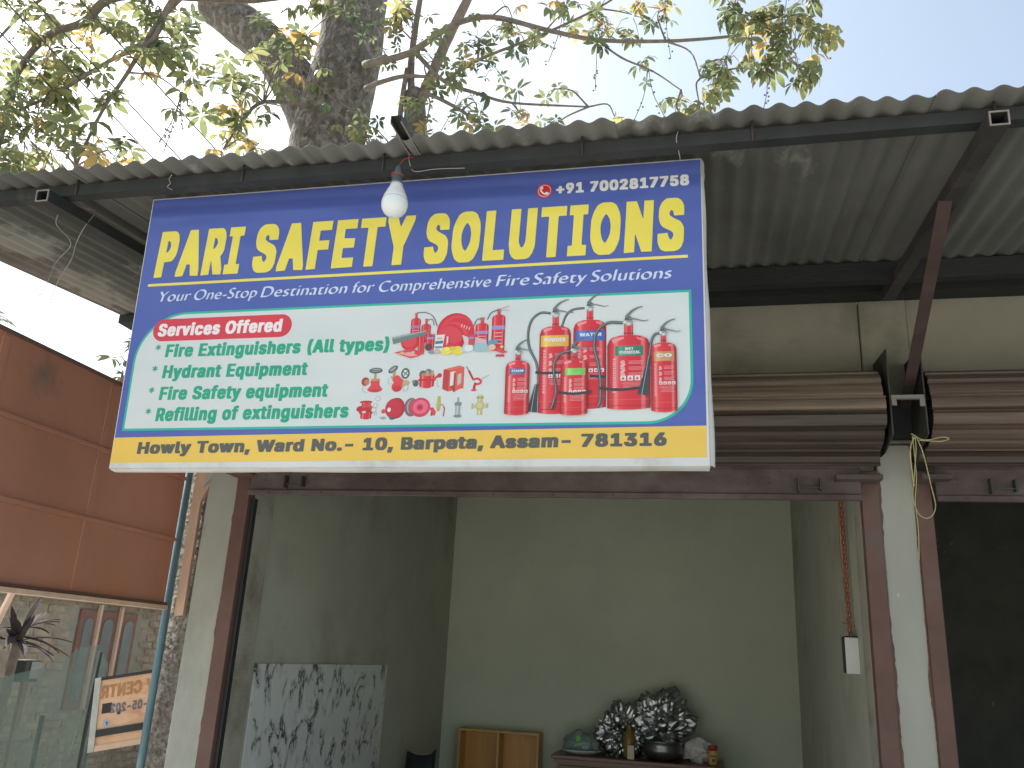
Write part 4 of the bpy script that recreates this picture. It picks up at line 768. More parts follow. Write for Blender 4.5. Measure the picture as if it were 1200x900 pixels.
# printed fire extinguishers
RED = [(0, (.30, .015, .02)), (.06, (.55, .03, .04)), (.14, (.72, .05, .06)), (.20, (.85, .26, .26)), (.27, (.74, .07, .08)), (.5, (.66, .035, .05)), (.78, (.62, .03, .045)), (.84, (.80, .25, .25)), (.89, (.52, .03, .04)), (1, (.26, .015, .02))]
GRY = (.10, .12, .13); GRL = (.38, .42, .42); WHT = (.72, .72, .70); PNK = (.78, .38, .38)
def tinytext(f, s, u0, u1, v, cap, col):
    vs, fs = textgeo(s, 'black', u0, v, u1, v, cap, 0)
    b = len(f.v); f.v += [(u, w_, f.n) for u, w_ in vs]; f.f += [[i + b for i in q] for q in fs]; f.c += [col] * len(vs); f.n += f.step
def extinguisher(x0, x1, yb, yt, neck, lx, lab, word, wordcol=WHT, hose=None, sub=None, strap=None, horn=None, lev=1.0):
    f = Flat(n0=EXT_N[0]); cx = (x0 + x1) / 2; w = x1 - x0
    if hose: f.stroke(hose, 8 if w > 90 else 6.5, (.07, .085, .09), col2=(.25, .29, .30))
    # neck, valve, levers
    f.strip(cx - w * .10, cx + w * .10, yt - 5, neck - 10, RED)
    f.rect(cx - w * .11, yt + 4, cx + w * .11, yt + 7, (.35, .02, .03))
    f.ell(cx, neck - 7, 9 * lev, 8 * lev, GRL); f.ell(cx, neck - 7, 5 * lev, 5 * lev, (.62, .64, .62)); f.rect(cx - 10 * lev, neck - 6, cx + 11 * lev, neck - 2, (.30, .33, .32))
    f.ell(cx - 8 * lev, neck - 4, 3.5, 3.5, (.70, .70, .66))
    L = lev
    f.poly([(cx - 10 * L, neck), (cx + 6 * L, neck - 1), (cx + 13 * L, neck + 4 * L), (cx + 2 * L, neck + 12 * L), (cx - 7 * L, neck + 12 * L)], GRY)
    f.stroke([(cx - 6 * L, neck + 8 * L), (cx + 8 * L, neck + 24 * L), (cx + 24 * L, neck + 33 * L), (cx + 36 * L, neck + 36 * L)], 8 * L, (.16, .19, .19), 2 * L)
    f.stroke([(cx + 2 * L, neck + 5 * L), (cx + 20 * L, neck + 2 * L), (cx + 38 * L, neck - 3 * L), (cx + 50 * L, neck - 1 * L)], 5 * L, (.22, .25, .25), 2 * L)
    # body
    f.strip(x0, x1, yb, yt, RED, curve=4, shoulder=min(26, w * .28))
    f.poly([(x0 + w * .10, yt - w * .10), (x0 + w * .38, yt - 3), (x0 + w * .40, yt - 8), (x0 + w * .14, yt - w * .20)], (.85, .32, .32))
    f.poly([(x0 + w * .68, yt - 4), (x0 + w * .86, yt - w * .10), (x0 + w * .84, yt - w * .16), (x0 + w * .70, yt - 10)], (.80, .22, .22))
    # coloured label with the word
    a, b, c, d = lx; f.strip(a, b, c, d, [(0, tuple(v * .8 for v in lab)), (.18, tuple(min(1, v * 1.25 + .06) for v in lab)), (.4, lab), (1, tuple(v * .85 for v in lab))])
    if isinstance(word, tuple):
        tinytext(f, word[0], (a + b) / 2 - (b - a) * .16, (a + b) / 2 + (b - a) * .16, d - (d - c) * .42, (d - c) * .26, wordcol)
        tinytext(f, word[1], a + (b - a) * .14, b - (b - a) * .10, d - (d - c) * .80, (d - c) * .30, wordcol)
    elif word: tinytext(f, word, a + (b - a) * .13, b - (b - a) * .11, c + (d - c) * .42, (d - c) * .36, wordcol)
    n0 = f.n
    for k in range(2): f.n = n0; f.rect(a + (b - a) * .22, c + (d - c) * (.12 + .14 * k), b - (b - a) * .22, c + (d - c) * (.16 + .14 * k), tuple(.5 * v + .3 for v in lab))
    if sub: tinytext(f, sub, a + (b - a) * .75, a + (b - a) * .80, c + (d - c) * .38, (d - c) * .18, wordcol)
    # lower print: pictograms, text lines, vertical row of letters, icon squares
    h = c - yb; n0 = f.n
    rnd = random.Random(int(x0))
    for k in range(3):
        y = c - h * (.13 + .115 * k)
        f.n = n0; f.ell(x0 + w * .36, y, w * .055, w * .055, PNK); f.n = n0; f.poly([(x0 + w * .29, y - w * .08), (x0 + w * .43, y - w * .03), (x0 + w * .41, y - w * .075), (x0 + w * .33, y - w * .11)], (.80, .55, .55))
        for j in range(3):
            f.n = n0; f.rect(x0 + w * .50, y + 2.5 - j * 3.2, x0 + w * (.78 + rnd.uniform(0, .12)), y + 3.6 - j * 3.2, PNK)
    for k in range(15):
        y = c - h * (.08 + .045 * k); f.n = n0
        f.rect(x0 + w * .13, y, x0 + w * .205, y + h * .03, (.78, .42, .42)); f.n = n0 + .01
        f.rect(x0 + w * .155, y + h * .01, x0 + w * .18, y + h * .02, (.70, .06, .07)) if k % 2 else None
    f.n = n0 + .05; y = c - h * .48
    for k in range(4):
        f.n = n0 + .05; q = x0 + w * (.31 + .165 * k); f.rect(q, y, q + w * .13, y + w * .12, WHT)
        f.n += .03; f.poly([(q + w * .02, y + w * .02), (q + w * .10, y + w * .03), (q + w * .06, y + w * .10)], (.66, .06, .07))
    f.n = n0
    for j in range(5): f.n = n0; f.rect(x0 + w * (.36 + rnd.uniform(-.04, .04)), y - 5 - j * 3.4, x0 + w * (.86 + rnd.uniform(-.06, .04)), y - 4 - j * 3.4, PNK)
    f.n = n0; f.rect(x0 + w * .02, yb + h * .16, x1 - w * .02, yb + h * .164, (.80, .25, .26))
    f.n = n0; f.rect(x0 + w * .02, yb + h * .04, x1 - w * .02, yb + h * .05, (.45, .02, .03))
    f.n += .1
    if strap: f.stroke(strap, 7, (.05, .05, .06))
    if horn: 
        f.stroke(horn[0], horn[1], (.05, .07, .075), horn[2]); f.stroke([(p[0] - 2, p[1]) for p in horn[0]], 1.2, (.45, .50, .50))
    EXT_N[0] = f.n + .05
    return f.done('extinguisher_picture', sign)
EXT_N = [.7]
extinguisher(1282, 1366, 143, 374, 412, (1288, 1362, 318, 345), (.05, .16, .52), 'WATER', hose=[(1310, 407), (1280, 404), (1262, 388), (1252, 360)], lev=.95, strap=[(1325, 224), (1366, 221)])
extinguisher(1195, 1276, 131, 360, 398, (1198, 1270, 305, 335), (.82, .46, .07), 'POWDER', hose=[(1222, 396), (1195, 398), (1172, 378), (1164, 340), (1170, 300), (1188, 262), (1194, 215), (1190, 200)],
             lev=.95, strap=[(1186, 237), (1215, 234), (1262, 236)], horn=([(1190, 205), (1184, 165), (1180, 133)], 9, 26))
extinguisher(1369, 1475, 139, 328, 368, (1389, 1458, 274, 300), (.04, .24, .16), ('WET', 'CHEMICAL'), hose=[(1407, 362), (1370, 363), (1343, 340), (1336, 300), (1346, 255), (1352, 210), (1352, 160), (1346, 143)],
             strap=[(1350, 191), (1400, 186), (1450, 190)])
extinguisher(1477, 1540, 131, 305, 336, (1484, 1534, 257, 282), (.60, .30, .12), 'CO', sub='2', hose=[(1500, 331), (1486, 326), (1478, 305), (1474, 270)], lev=.85, horn=([(1474, 272), (1464, 215), (1456, 172)], 7, 26))
extinguisher(1109, 1172, 129, 268, 297, (1120, 1160, 232, 248), (.06, .17, .36), 'FOAM', lev=.8)
extinguisher(1252, 1320, 126, 268, 297, (1263, 1314, 226, 244), (.22, .62, .14), '', hose=[(1276, 290), (1252, 284), (1236, 262), (1235, 225), (1241, 190), (1239, 170)], lev=.8, strap=[(1248, 182), (1285, 177), (1330, 182)],
             horn=([(1239, 168), (1235, 152), (1230, 140)], 6, 12))
# cluster of safety gear in the middle of the panel
def mini(f, x0, x1, yb, yt, lab=(.30, .25, .50), tilt=0):
    w = x1 - x0; cx = (x0 + x1) / 2
    f.strip(cx - w * .12, cx + w * .12, yt - 4, yt + 10, RED); f.ell(cx, yt + 12, w * .17, w * .13, (.70, .12, .10))
    f.strip(x0, x1, yb, yt, RED, curve=2, shoulder=w * .3); f.rect(x0 + 1, yt - (yt - yb) * .42, x1 - 1, yt - (yt - yb) * .31, lab)
    n = f.n
    for k in range(4): f.n = n; f.rect(x0 + w * .2, yt - (yt - yb) * (.5 + .1 * k), x1 - w * .2, yt - (yt - yb) * (.53 + .1 * k), PNK)
    f.n += .05
f = Flat(n0=.7)
f.ell(968, 356, 51, 52, (.60, .03, .05)); f.ell(972, 352, 49, 50, (.72, .06, .08)); f.ell(975, 348, 44, 46, (.66, .04, .06)); f.ell(962, 340, 41, 44, (.74, .07, .09)); f.ell(956, 338, 37, 40, (.63, .04, .06)); f.ell(952, 334, 35, 38, (.73, .07, .09))
for k in range(4): f.ell(985 + k * 7, 372 - k * 3, 1.6, 5, (.86, .45, .45), -20)
mini(f, 844, 871, 330, 398); mini(f, 874, 900, 330, 380, (.64, .10, .10))
f.stroke([(860, 413), (885, 412), (905, 400), (918, 372)], 2.2, GRY); f.stroke([(888, 390), (903, 392), (909, 375)], 2, GRY)
mini(f, 1067, 1102, 300, 398, (.35, .30, .58)); mini(f, 1023, 1058, 305, 376, (.35, .30, .58))
f.stroke([(1084, 412), (1064, 404), (1054, 385)], 2.5, GRY); f.stroke([(1084, 412), (1100, 417), (1112, 422)], 1.5, (.5, .25, .2)); f.stroke([(1090, 409), (1105, 410), (1112, 407)], 1.5, (.55, .35, .3))
f.stroke([(1040, 388), (1026, 386), (1018, 368)], 2.5, GRY)
f.ell(845, 330, 25, 23, (.60, .04, .05)); f.ell(843, 333, 20, 18, (.72, .07, .08)); f.ell(838, 342, 9, 5, (.86, .60, .55), 15)
f.strip(868, 885, 295, 345, RED); f.poly([(803, 302), (850, 312), (885, 300), (872, 290), (850, 285)], (.70, .06, .09)); f.poly([(808, 300), (850, 302), (870, 292), (850, 290)], (.84, .35, .38))
f.poly([(793, 345), (799, 326), (887, 349), (889, 362)], (.17, .22, .22)); f.poly([(793, 345), (795, 340), (888, 358), (889, 362)], (.34, .40, .40))
f.strip(889, 912, 308, 350, RED); f.rect(891, 336, 911, 342, (.35, .30, .55))
f.poly([(912, 300), (935, 302), (941, 348), (916, 347)], (.76, .74, .70)); f.poly([(915, 322), (936, 323), (937, 331), (916, 330)], (.06, .20, .34)); f.rect(915, 310, 935, 316, (.10, .32, .44)); f.rect(919, 335, 934, 340, (.68, .40, .32))
f.ell(898, 314, 10, 10, (.16, .05, .06)); f.ell(908, 300, 10, 5, (.25, .30, .38)); f.ell(922, 302, 9, 7, (.55, .45, .42)); f.rect(946, 318, 951, 342, (.82, .60, .60))
f.poly([(941, 305), (975, 300), (990, 330), (965, 318), (950, 325)], (.66, .05, .07))
f.ell(948, 302, 16, 11, (.80, .68, .10)); f.ell(978, 302, 17, 12, (.78, .66, .08)); f.ell(963, 308, 10, 6, (.68, .55, .06)); f.ell(950, 306, 6, 4, (.87, .78, .25))
f.poly([(988, 345), (995, 322), (985, 298), (1003, 296), (1014, 320), (1012, 335)], (.50, .62, .62)); f.ell(1008, 308, 12, 10, (.72, .76, .76)); f.poly([(990, 343), (1010, 330), (1000, 318)], (.76, .56, .56))
f.rect(1006, 316, 1022, 345, (.66, .08, .10)); f.rect(1008, 333, 1020, 338, (.35, .30, .55))
f.poly([(1024, 335), (1055, 325), (1062, 298), (1022, 298)], (.34, .50, .56)); f.poly([(1024, 338), (1056, 328), (1052, 318), (1026, 322)], (.72, .45, .47))
f.poly([(1058, 325), (1085, 330), (1085, 318), (1060, 312)], (.12, .34, .46)); f.ell(1070, 308, 10, 8, (.76, .50, .40)); f.poly([(1072, 300), (1085, 306), (1112, 294), (1100, 290)], (.70, .07, .09))
for k, (a, b) in enumerate(((826, 300), (856, 300), (1096, 308), (1064, 300))): f.ell(a, b, 5, 4, (.66, .50, .22))
n = f.n
for k in range(5): f.n = n; f.ell(1083 + 4.5 * k, 284 + (k % 2), 2.6, 3.2, (.60, .03, .06))
f.done('gear_picture', sign)['label'] = 'printed heap of red extinguishers, hose reel and yellow helmets'
# small fittings
def fitting(name, fn):
    f = Flat(n0=.7); fn(f); o = f.done('fitting_picture', sign); o['label'] = name
DR = (.50, .035, .045); MR = (.70, .07, .08); BR = (.46, .33, .16); OUT = (.35, .38, .38)
def v1(f):
    f.rect(751, 226, 758, 246, BR); f.ell(755, 254, 19, 8, GRY); f.ell(755, 255, 14, 4.5, (.30, .33, .34)); f.stroke([(741, 255), (769, 253)], 2, GRY)
    f.rect(744, 222, 768, 232, BR); f.poly([(742, 226), (768, 226), (768, 214), (774, 206), (776, 200), (738, 200), (738, 206), (744, 214)], MR); f.ell(756, 202, 21, 8, MR); f.ell(757, 199, 14, 4, (.60, .05, .06))
    f.ell(728, 224, 11, 12, DR); f.ell(732, 222, 7, 8, (.40, .25, .14)); f.stroke([(722, 212), (723, 198), (735, 194)], 1, OUT)
def v2(f):
    f.ell(803, 256, 15, 8, GRY, 35); f.ell(803, 257, 10, 4, (.32, .35, .35), 35); f.rect(803, 236, 811, 250, BR); f.ell(838, 244, 12, 15, GRY); f.ell(838, 244, 7.5, 10, (.66, .70, .69)); f.stroke([(830, 250), (846, 238)], 2.5, GRY); f.stroke([(832, 236), (845, 252)], 2.5, GRY)
    f.poly([(796, 236), (818, 240), (838, 222), (842, 212), (826, 206), (812, 218)], BR); f.poly([(806, 236), (818, 240), (834, 226), (826, 200), (812, 200), (810, 216), (803, 226)], MR); f.ell(817, 208, 15, 14, MR); f.ell(818, 203, 12, 8, (.58, .04, .05)); f.ell(842, 218, 9, 7, (.52, .38, .20))
    f.stroke([(792, 232), (793, 217), (800, 216)], 1, OUT); f.stroke([(836, 214), (835, 198), (846, 197), (848, 214)], 1, OUT)
def v3(f):
    f.ell(886, 240, 10, 11, GRY); f.ell(901, 248, 9, 7, (.16, .20, .20)); f.strip(878, 918, 208, 240, RED, curve=6); f.ell(898, 240, 18, 5, (.42, .26, .14)); f.rect(895, 236, 901, 250, (.52, .36, .20)); f.rect(910, 236, 916, 250, (.52, .33, .20)); f.rect(874, 222, 922, 227, DR)
    f.stroke([(916, 226), (930, 236)], 7, MR); f.ell(932, 236, 6, 6, DR); f.ell(868, 216, 8, 9, GRY); f.ell(862, 220, 4, 5, (.2, .23, .23)); f.stroke([(876, 205), (886, 202), (888, 206)], 1, OUT); f.stroke([(926, 222), (928, 206), (934, 206)], 1, OUT)
def v4(f):
    f.poly([(942, 252), (984, 262), (998, 257), (958, 249)], (.74, .16, .11)); f.poly([(942, 252), (958, 249), (957, 192), (941, 199)], (.52, .05, .05)); f.poly([(958, 249), (998, 257), (998, 200), (957, 192)], (.68, .10, .08))
    f.poly([(961, 244), (974, 247), (974, 210), (961, 206)], (.68, .72, .71)); f.poly([(961, 206), (974, 210), (986, 200), (970, 195)], (.45, .06, .05)); f.poly([(971, 244), (976, 240), (975, 190), (970, 191)], (.45, .04, .04)); f.poly([(976, 250), (997, 255), (996, 203), (975, 191)], (.72, .12, .09)); f.poly([(981, 237), (991, 241), (991, 214), (981, 207)], (.50, .52, .47))
def v5(f):
    f.stroke([(1003, 259), (1011, 245)], 4, (.30, .32, .31)); f.stroke([(1010, 247), (1018, 232), (1024, 221)], 6, DR, 5); f.stroke([(1024, 222), (1034, 225), (1044, 218), (1040, 211), (1030, 210)], 6, MR); f.stroke([(1030, 214), (1027, 204), (1026, 196)], 7, DR); f.ell(1026, 194, 8, 3, MR); f.stroke([(1044, 222), (1065, 234)], 1.6, (.30, .32, .31))
def v6(f):
    f.ell(735, 168, 18, 4, DR); f.strip(723, 748, 155, 168, RED); f.ell(736, 146, 21, 17, MR); f.ell(738, 141, 17, 13, DR); f.ell(718, 150, 9, 7, DR, 20); f.ell(714, 147, 4, 4, (.40, .03, .04)); f.strip(722, 752, 124, 140, RED, curve=3); f.ell(731, 141, 6, 3, (.82, .55, .50))
    for cx, cy, rr in ((767, 177, 7), (762, 158, 6), (758, 146, 7), (763, 136, 4)): f.ell(cx, cy, rr, rr, OUT); f.ell(cx, cy, rr - 1.2, rr - 1.2, (.66, .70, .69))
def v7(f):
    f.ell(820, 150, 23, 28, (.36, .02, .03)); f.ell(815, 149, 26, 28, DR); f.ell(812, 149, 22, 25, (.58, .04, .06)); f.ell(800, 146, 5, 6, (.82, .70, .66)); f.ell(785, 142, 6, 6, MR); f.stroke([(773, 126), (795, 124)], 1.6, OUT); f.ell(785, 124, 7, 4, (.35, .38, .38)); f.ell(810, 123, 8, 4, GRY)
def v8(f):
    f.ell(860, 152, 19, 25, (.22, .14, .15)); f.ell(862, 153, 14, 20, (.45, .36, .36)); f.ell(866, 152, 14, 22, (.25, .15, .16)); f.ell(885, 151, 27, 26, (.68, .06, .11)); f.ell(885, 152, 20, 19, (.80, .16, .24)); f.ell(884, 151, 9, 9, (.62, .05, .09)); f.ell(884, 151, 3, 3, (.35, .02, .04)); f.poly([(906, 150), (920, 150), (928, 138), (925, 128), (915, 132), (914, 142)], MR); f.rect(914, 128, 919, 136, DR)
def v9(f):
    f.poly([(931, 180), (938, 180), (940, 155), (937, 140), (930, 140), (928, 155)], (.46, .40, .12)); f.ell(933, 158, 6, 8, (.52, .46, .16)); f.stroke([(936, 156), (946, 158)], 3, (.3, .32, .3)); f.stroke([(946, 155), (950, 145), (948, 126)], 3.5, (.52, .10, .16))
def v10(f):
    f.rect(983, 160, 989, 176, (.34, .38, .39)); f.ell(986, 160, 10, 4, (.25, .29, .30)); f.rect(979, 128, 993, 158, (.34, .40, .41)); f.rect(983, 130, 986, 157, (.62, .66, .66)); f.ell(986, 126, 11, 4, (.22, .26, .27)); f.rect(977, 154, 995, 158, (.20, .24, .25))
def v11(f):
    Y1 = (.52, .47, .20); Y2 = (.72, .68, .40)
    f.rect(1037, 128, 1051, 181, Y1); f.rect(1041, 129, 1045, 180, Y2); f.rect(1024, 148, 1064, 155, Y1); f.rect(1024, 151, 1064, 153, Y2); f.ell(1044, 152, 12, 12, Y1); f.ell(1043, 153, 8, 8, (.62, .58, .30)); f.rect(1022, 144, 1027, 159, Y1); f.rect(1060, 146, 1066, 158, Y1); f.rect(1034, 172, 1054, 176, (.36, .32, .12))
for nm, fn in (('red valve with dark handwheel', v1), ('red double valve with two handwheels', v2), ('red hydrant with dark caps', v3), ('red hose cabinet with its door ajar', v4), ('red branch pipe with swivel', v5), ('red hydrant body with chains', v6), ('dark red hose reel', v7), ('pinkish red hose drum', v8), ('small brass nozzle', v9), ('grey steel nozzle', v10), ('brass coupling', v11)): fitting(nm, fn)

# ------------------------------------------------------------------ bulb under the eave
bx, by = -.815, 1.80
BZ = 1.6 + .588 * by * 1.0
blb = thing('light_bulb', 'white LED bulb hanging on a red-tied grey holder in front of the sign', 'light bulb', (-.79, 1.85, 2.69))
c = Vector((-.786, 1.85, 0)); BU = .026
bm = NB(); lathe(bm, (c.x, c.y, 2.655 + BU), [(.004, -.004), (.0155, -.002), (.026, .006), (.0325, .017), (.035, .030), (.0343, .040), (.0332, .045)], 28)
build('globe', bm, 'bulb', blb)
bm = NB(); lathe(bm, (c.x, c.y, 2.7002 + BU), [(.0330, 0), (.0305, .008), (.0235, .026), (.0175, .038), (.0165, .046)], 28)
build('heat_sink', bm, 'white_pl', blb)
bm = NB(); lathe(bm, (c.x, c.y, 2.7465 + BU), [(.0170, 0), (.0172, .004), (.0140, .005), (.0140, .030), (.0100, .036), (.0060, .052), (.003, .056)], 20)
build('holder', bm, 'socket', blb)
bm = NB(); tube(bm, [(c.x + .0155 * math.cos(a), c.y + .0155 * math.sin(a), 2.772 + BU + .003 * math.sin(a * 2)) for a in np.linspace(0, 6.3, 18)], .0018, 5); build('tie', bm, 'red', blb)
bm = NB(); tube(bm, spline([(c.x, c.y, 2.826), (c.x + .004, c.y + .008, 2.845), (c.x + .01, c.y + .02, 2.862), (c.x + .03, c.y + .045, 2.88)], 5), .0016, 5); build('flex', bm, 'red', blb)

# ------------------------------------------------------------------ loose wires and strings
def wire(name, label, cat, pts, r, m, n=6, group=None):
    bm = NB(); pts = spline(pts, n); tube(bm, pts, r, 5); return build(name, bm, m, label=label, cat=cat, loc=tuple(pts[0]), group=group)
wire('hanging_wire', 'thin pale wire looped over the left rafter, longer left strand', 'wire', [(-1.855, 2.0, 2.858), (-1.90, 1.955, 2.856), (-1.935, 1.96, 2.80), (-1.94, 2.03, 2.78), (-1.95, 2.05, 2.76), (-1.985, 2.05, 2.715), (-1.97, 2.02, 2.64), (-1.985, 2.02, 2.59), (-2.02, 2.02, 2.57)], .0012, 'wire')
wire('hanging_wire', 'thin pale wire under the left rafter, strand nearest the sign', 'wire', [(-1.855, 2.02, 2.858), (-1.865, 2.0, 2.80), (-1.90, 2.02, 2.76), (-1.905, 2.02, 2.70), (-1.935, 2.02, 2.63), (-1.945, 2.02, 2.55)], .0012, 'wire')
wire('hanging_wire', 'short tie wire holding the upper right corner of the sign', 'wire', [(-.058, 1.885, 2.885), (-.062, 1.884, 2.86), (-.055, 1.93, 2.838), (-.060, 1.985, 2.865)], .0013, 'wire')
wire('hanging_wire', 'loose pale wire lying along the beam beside the bulb', 'wire', [(-.775, 1.886, 2.882), (-.770, 1.884, 2.858), (-.76, 1.90, 2.840), (-.70, 1.90, 2.842), (-.62, 1.905, 2.841)], .0012, 'wire')
wire('hanging_wire', 'twist of wire round the beam left of the sign', 'wire', [(-1.50, 1.886, 2.885), (-1.507, 1.886, 2.87), (-1.50, 1.886, 2.856), (-1.508, 1.887, 2.845), (-1.50, 1.90, 2.842)], .0013, 'wire')
bm = NB()
tube(bm, spline([(.655, 2.945, 2.372), (.67, 2.944, 2.362), (.685, 2.943, 2.352), (.71, 2.94, 2.350), (.745, 2.93, 2.356), (.765, 2.93, 2.350), (.74, 2.93, 2.342), (.70, 2.935, 2.345), (.675, 2.945, 2.35)], 5), .0017, 5)
tube(bm, spline([(.668, 2.947, 2.362), (.675, 2.99, 2.32), (.672, 3.03, 2.25), (.668, 3.06, 2.18), (.685, 3.07, 2.125), (.715, 3.07, 2.115), (.735, 3.06, 2.15), (.72, 3.03, 2.22), (.695, 2.98, 2.31), (.672, 2.947, 2.36)], 5), .0017, 5)
tube(bm, spline([(.66, 2.95, 2.365), (.672, 3.0, 2.31), (.682, 3.05, 2.24), (.678, 3.08, 2.17), (.684, 3.1, 2.08), (.682, 3.12, 1.98)], 5), .0017, 5)
tube(bm, spline([(.664, 2.948, 2.36), (.66, 3.0, 2.33), (.668, 3.04, 2.26), (.674, 3.06, 2.22)], 5), .0028, 5)
build('nylon_string', bm, 'cord', label='yellow nylon string knotted at the bracket above the middle pillar', cat='string', loc=(.66, 2.95, 2.36))
# twisted flex and switch box on the right inner wall
bm = NB()
for ph_ in (0, 2.1, 4.2):
    tube(bm, [(.534 + .007 * math.cos(ph_ + t * 55), 3.72 + .007 * math.sin(ph_ + t * 55), 2.40 - t) for t in np.linspace(0, .66, 110)], .0032, 5)
tube(bm, spline([(.53, 3.70, 2.40), (.515, 3.70, 2.15), (.52, 3.70, 1.95), (.53, 3.70, 1.80)], 6), .0018, 5)
tube(bm, spline([(.50, 3.70, 1.80), (.535, 3.70, 1.792), (.55, 3.69, 1.785)], 4), .0018, 5)
build('twisted_flex', bm, 'owire', label='twisted orange-brown flex running down the right inner wall to the switch box', cat='cable', loc=(.534, 3.72, 2.4))
sw = thing('switch_box', 'small white switch box with black side on the right inner wall', 'switch box', (.55, 3.7, 1.6))
build('cover', B(.502, .5515, 3.640, 3.652, 1.608, 1.742, bev=.002), 'white_pl', sw)
build('case', B(.505, .5515, 3.6525, 3.76, 1.611, 1.748, bev=.002), 'chair', sw)

# ------------------------------------------------------------------ things inside the shop
build('marble_sheet', B(-1.868, -1.860, 3.43, 4.985, FL + .004, 1.524), 'marble', label='white marble-patterned sheet leaning on the left inner wall', cat='sheet', loc=(-1.86, 4.2, FL))
ch = thing('chair', 'black plastic chair back showing low in the far left corner', 'chair', (-1.6, 5.3, FL))
bm = NB()
for i, (z0, z1) in enumerate(((.60, 1.04),)):
    rows = []
    for j in range(9):
        t = j / 8; x = -1.800 + .17 * t; y = 5.30 - .05 * math.sin(math.pi * t)
        zt = 1.035 - .012 * math.sin(math.pi * t) + (.025 if j == 8 else 0)
        rows.append([bm.verts.new((x, y, .62)), bm.verts.new((x + .003, y - .03, .85)), bm.verts.new((x + .006, y, zt))])
    for a, b in zip(rows, rows[1:]):
        for k in range(2): bm.faces.new((a[k], b[k], b[k + 1], a[k + 1]))
o = build('backrest', bm, 'chair', ch, smooth=True); md = o.modifiers.new('s', 'SOLIDIFY'); md.thickness = .02; md.offset = 0
build('seat', B(-1.82, -1.42, 4.88, 5.27, .57, .60, bev=.01), 'chair', ch)
for x in (-1.80, -1.44):
    for y in (4.90, 5.25): build('leg', tube(NB(), [(x, y, .569), (x * 1.005, y, FL + .001)], .014, 8), 'chair', ch)
# open orange wooden cabinet
cb = thing('wooden_cabinet', 'orange wooden open cabinet with one upright divider against the back wall', 'cabinet', (-1.43, 6.1, FL))
x0, x1, y0, y1, zt = -1.695, -1.138, 6.03, 6.19, 1.128
build('back_panel', B(x0 + .012, x1 - .012, y1 - .012, y1, FL + .02, zt - .012), 'woodorange', cb)
for a in (x0, x1 - .014): build('side_board', B(a, a + .014, y0, y1 - .001, FL + .001, zt - .014, bev=.001), 'woodrail', cb)
build('top_board', B(x0, x1, y0 - .003, y1 - .001, zt - .013, zt, bev=.001), 'woodrail', cb)
build('divider', B(-1.425, -1.411, y0 + .004, y1 - .0125, FL + .02, zt - .014), 'woodrail', cb)
build('bottom_board', B(x0 + .0145, x1 - .0145, y0 + .002, y1 - .0125, FL + .001, FL + .0195), 'woodrail', cb)
# sideboard
sbd = thing('sideboard', 'mahogany sideboard carrying foil, bowl and jars at the back wall', 'sideboard', (-.46, 5.98, FL))
build('top', B(-1.005, .060, 5.765, 6.17, 1.010, 1.035, bev=.004), 'mahog', sbd)
build('moulding', B(-.990, .045, 5.775, 6.165, .990, 1.0095), 'mahog', sbd)
build('carcass', B(-.975, .030, 5.80, 6.16, FL + .001, .9895), 'mahog', sbd)
for k in range(3):
    a = -.96 + k * .33; d = build('drawer', B(a, a + .31, 5.787, 5.7995, .84, .975, bev=.003), 'mahog', sbd)
    build('knob', lathe(NB(), (a + .155, 5.775, .90), [(.008, 0), (.013, .008), (.008, .018)], 10), 'bare', d)
    build('door', B(a, a + .31, 5.787, 5.7995, FL + .03, .825, bev=.003), 'mahog', sbd)
TZ = 1.0355
def crumple(c, r, seed, sub=4, amp=.35, fine=.12, freq=9):
    bm = NB(); bmesh.ops.create_icosphere(bm, subdivisions=sub, radius=1)
    rn = random.Random(seed); off = Vector((rn.uniform(0, 50),) * 3)
    from mathutils import noise
    for v in bm.verts:
        d = v.co.normalized(); p = Vector((d.x * r[0], d.y * r[1], d.z * r[2]))
        k = 1 + amp * noise.noise(d * 1.7 + off) + fine * (abs(noise.noise(p * freq * 3 + off)) * 2 - .6) + fine * .5 * noise.noise(p * freq * 9 + off)
        q = p * k + Vector(c); q.z = max(q.z, TZ + .0005); v.co = q
    return bm
bm = crumple((-.58, 6.00, TZ + .14), (.15, .09, .165), 3, 5, .45, .20, 11); b2 = crumple((-.34, 6.03, TZ + .19), (.20, .09, .20), 8, 5, .45, .18, 9)
me_ = bpy.data.meshes.new('x'); b2.to_mesh(me_); bm.from_mesh(me_); b2.free()
b2 = crumple((-.33, 5.98, TZ + .17), (.14, .08, .10), 12, 4, .5, .22, 11); b2.to_mesh(me_); bm.from_mesh(me_); b2.free()
build('foil_heap', bm, 'foil', label='big crumpled heap of silver foil on the sideboard', cat='foil', loc=(-.45, 6.0, TZ))
bm = NB(); lathe(bm, (-.315, 5.90, TZ), [(.05, 0), (.095, .012), (.125, .045), (.128, .075), (.118, .098), (.128, .108), (.130, .116), (.120, .118), (.112, .104), (.118, .075), (.10, .04), (.03, .02)], 28)
build('steel_bowl', bm, 'darkmetal', label='dull steel cooking bowl with a flared rim in front of the foil', cat='bowl', loc=(-.315, 5.9, TZ))
bt = thing('amber_bottle', 'amber bottle standing before the left half of the foil', 'bottle', (-.525, 5.87, TZ))
bm = NB(); lathe(bm, (-.525, 5.88, TZ), [(.032, 0), (.037, .01), (.037, .10), (.032, .13), (.014, .165), (.012, .185), (.012, .20)], 20); build('body', bm, 'amber', bt)
bm = NB(); lathe(bm, (-.525, 5.88, TZ + .2005), [(.014, 0), (.014, .018), (.012, .02)], 16); build('cap', bm, 'darkmetal', bt)
build('small_carton', B(-.530, -.487, 5.80, 5.83, TZ, TZ + .082, bev=.002), 'cream', label='small cream carton in front of the amber bottle', cat='carton', loc=(-.51, 5.81, TZ))
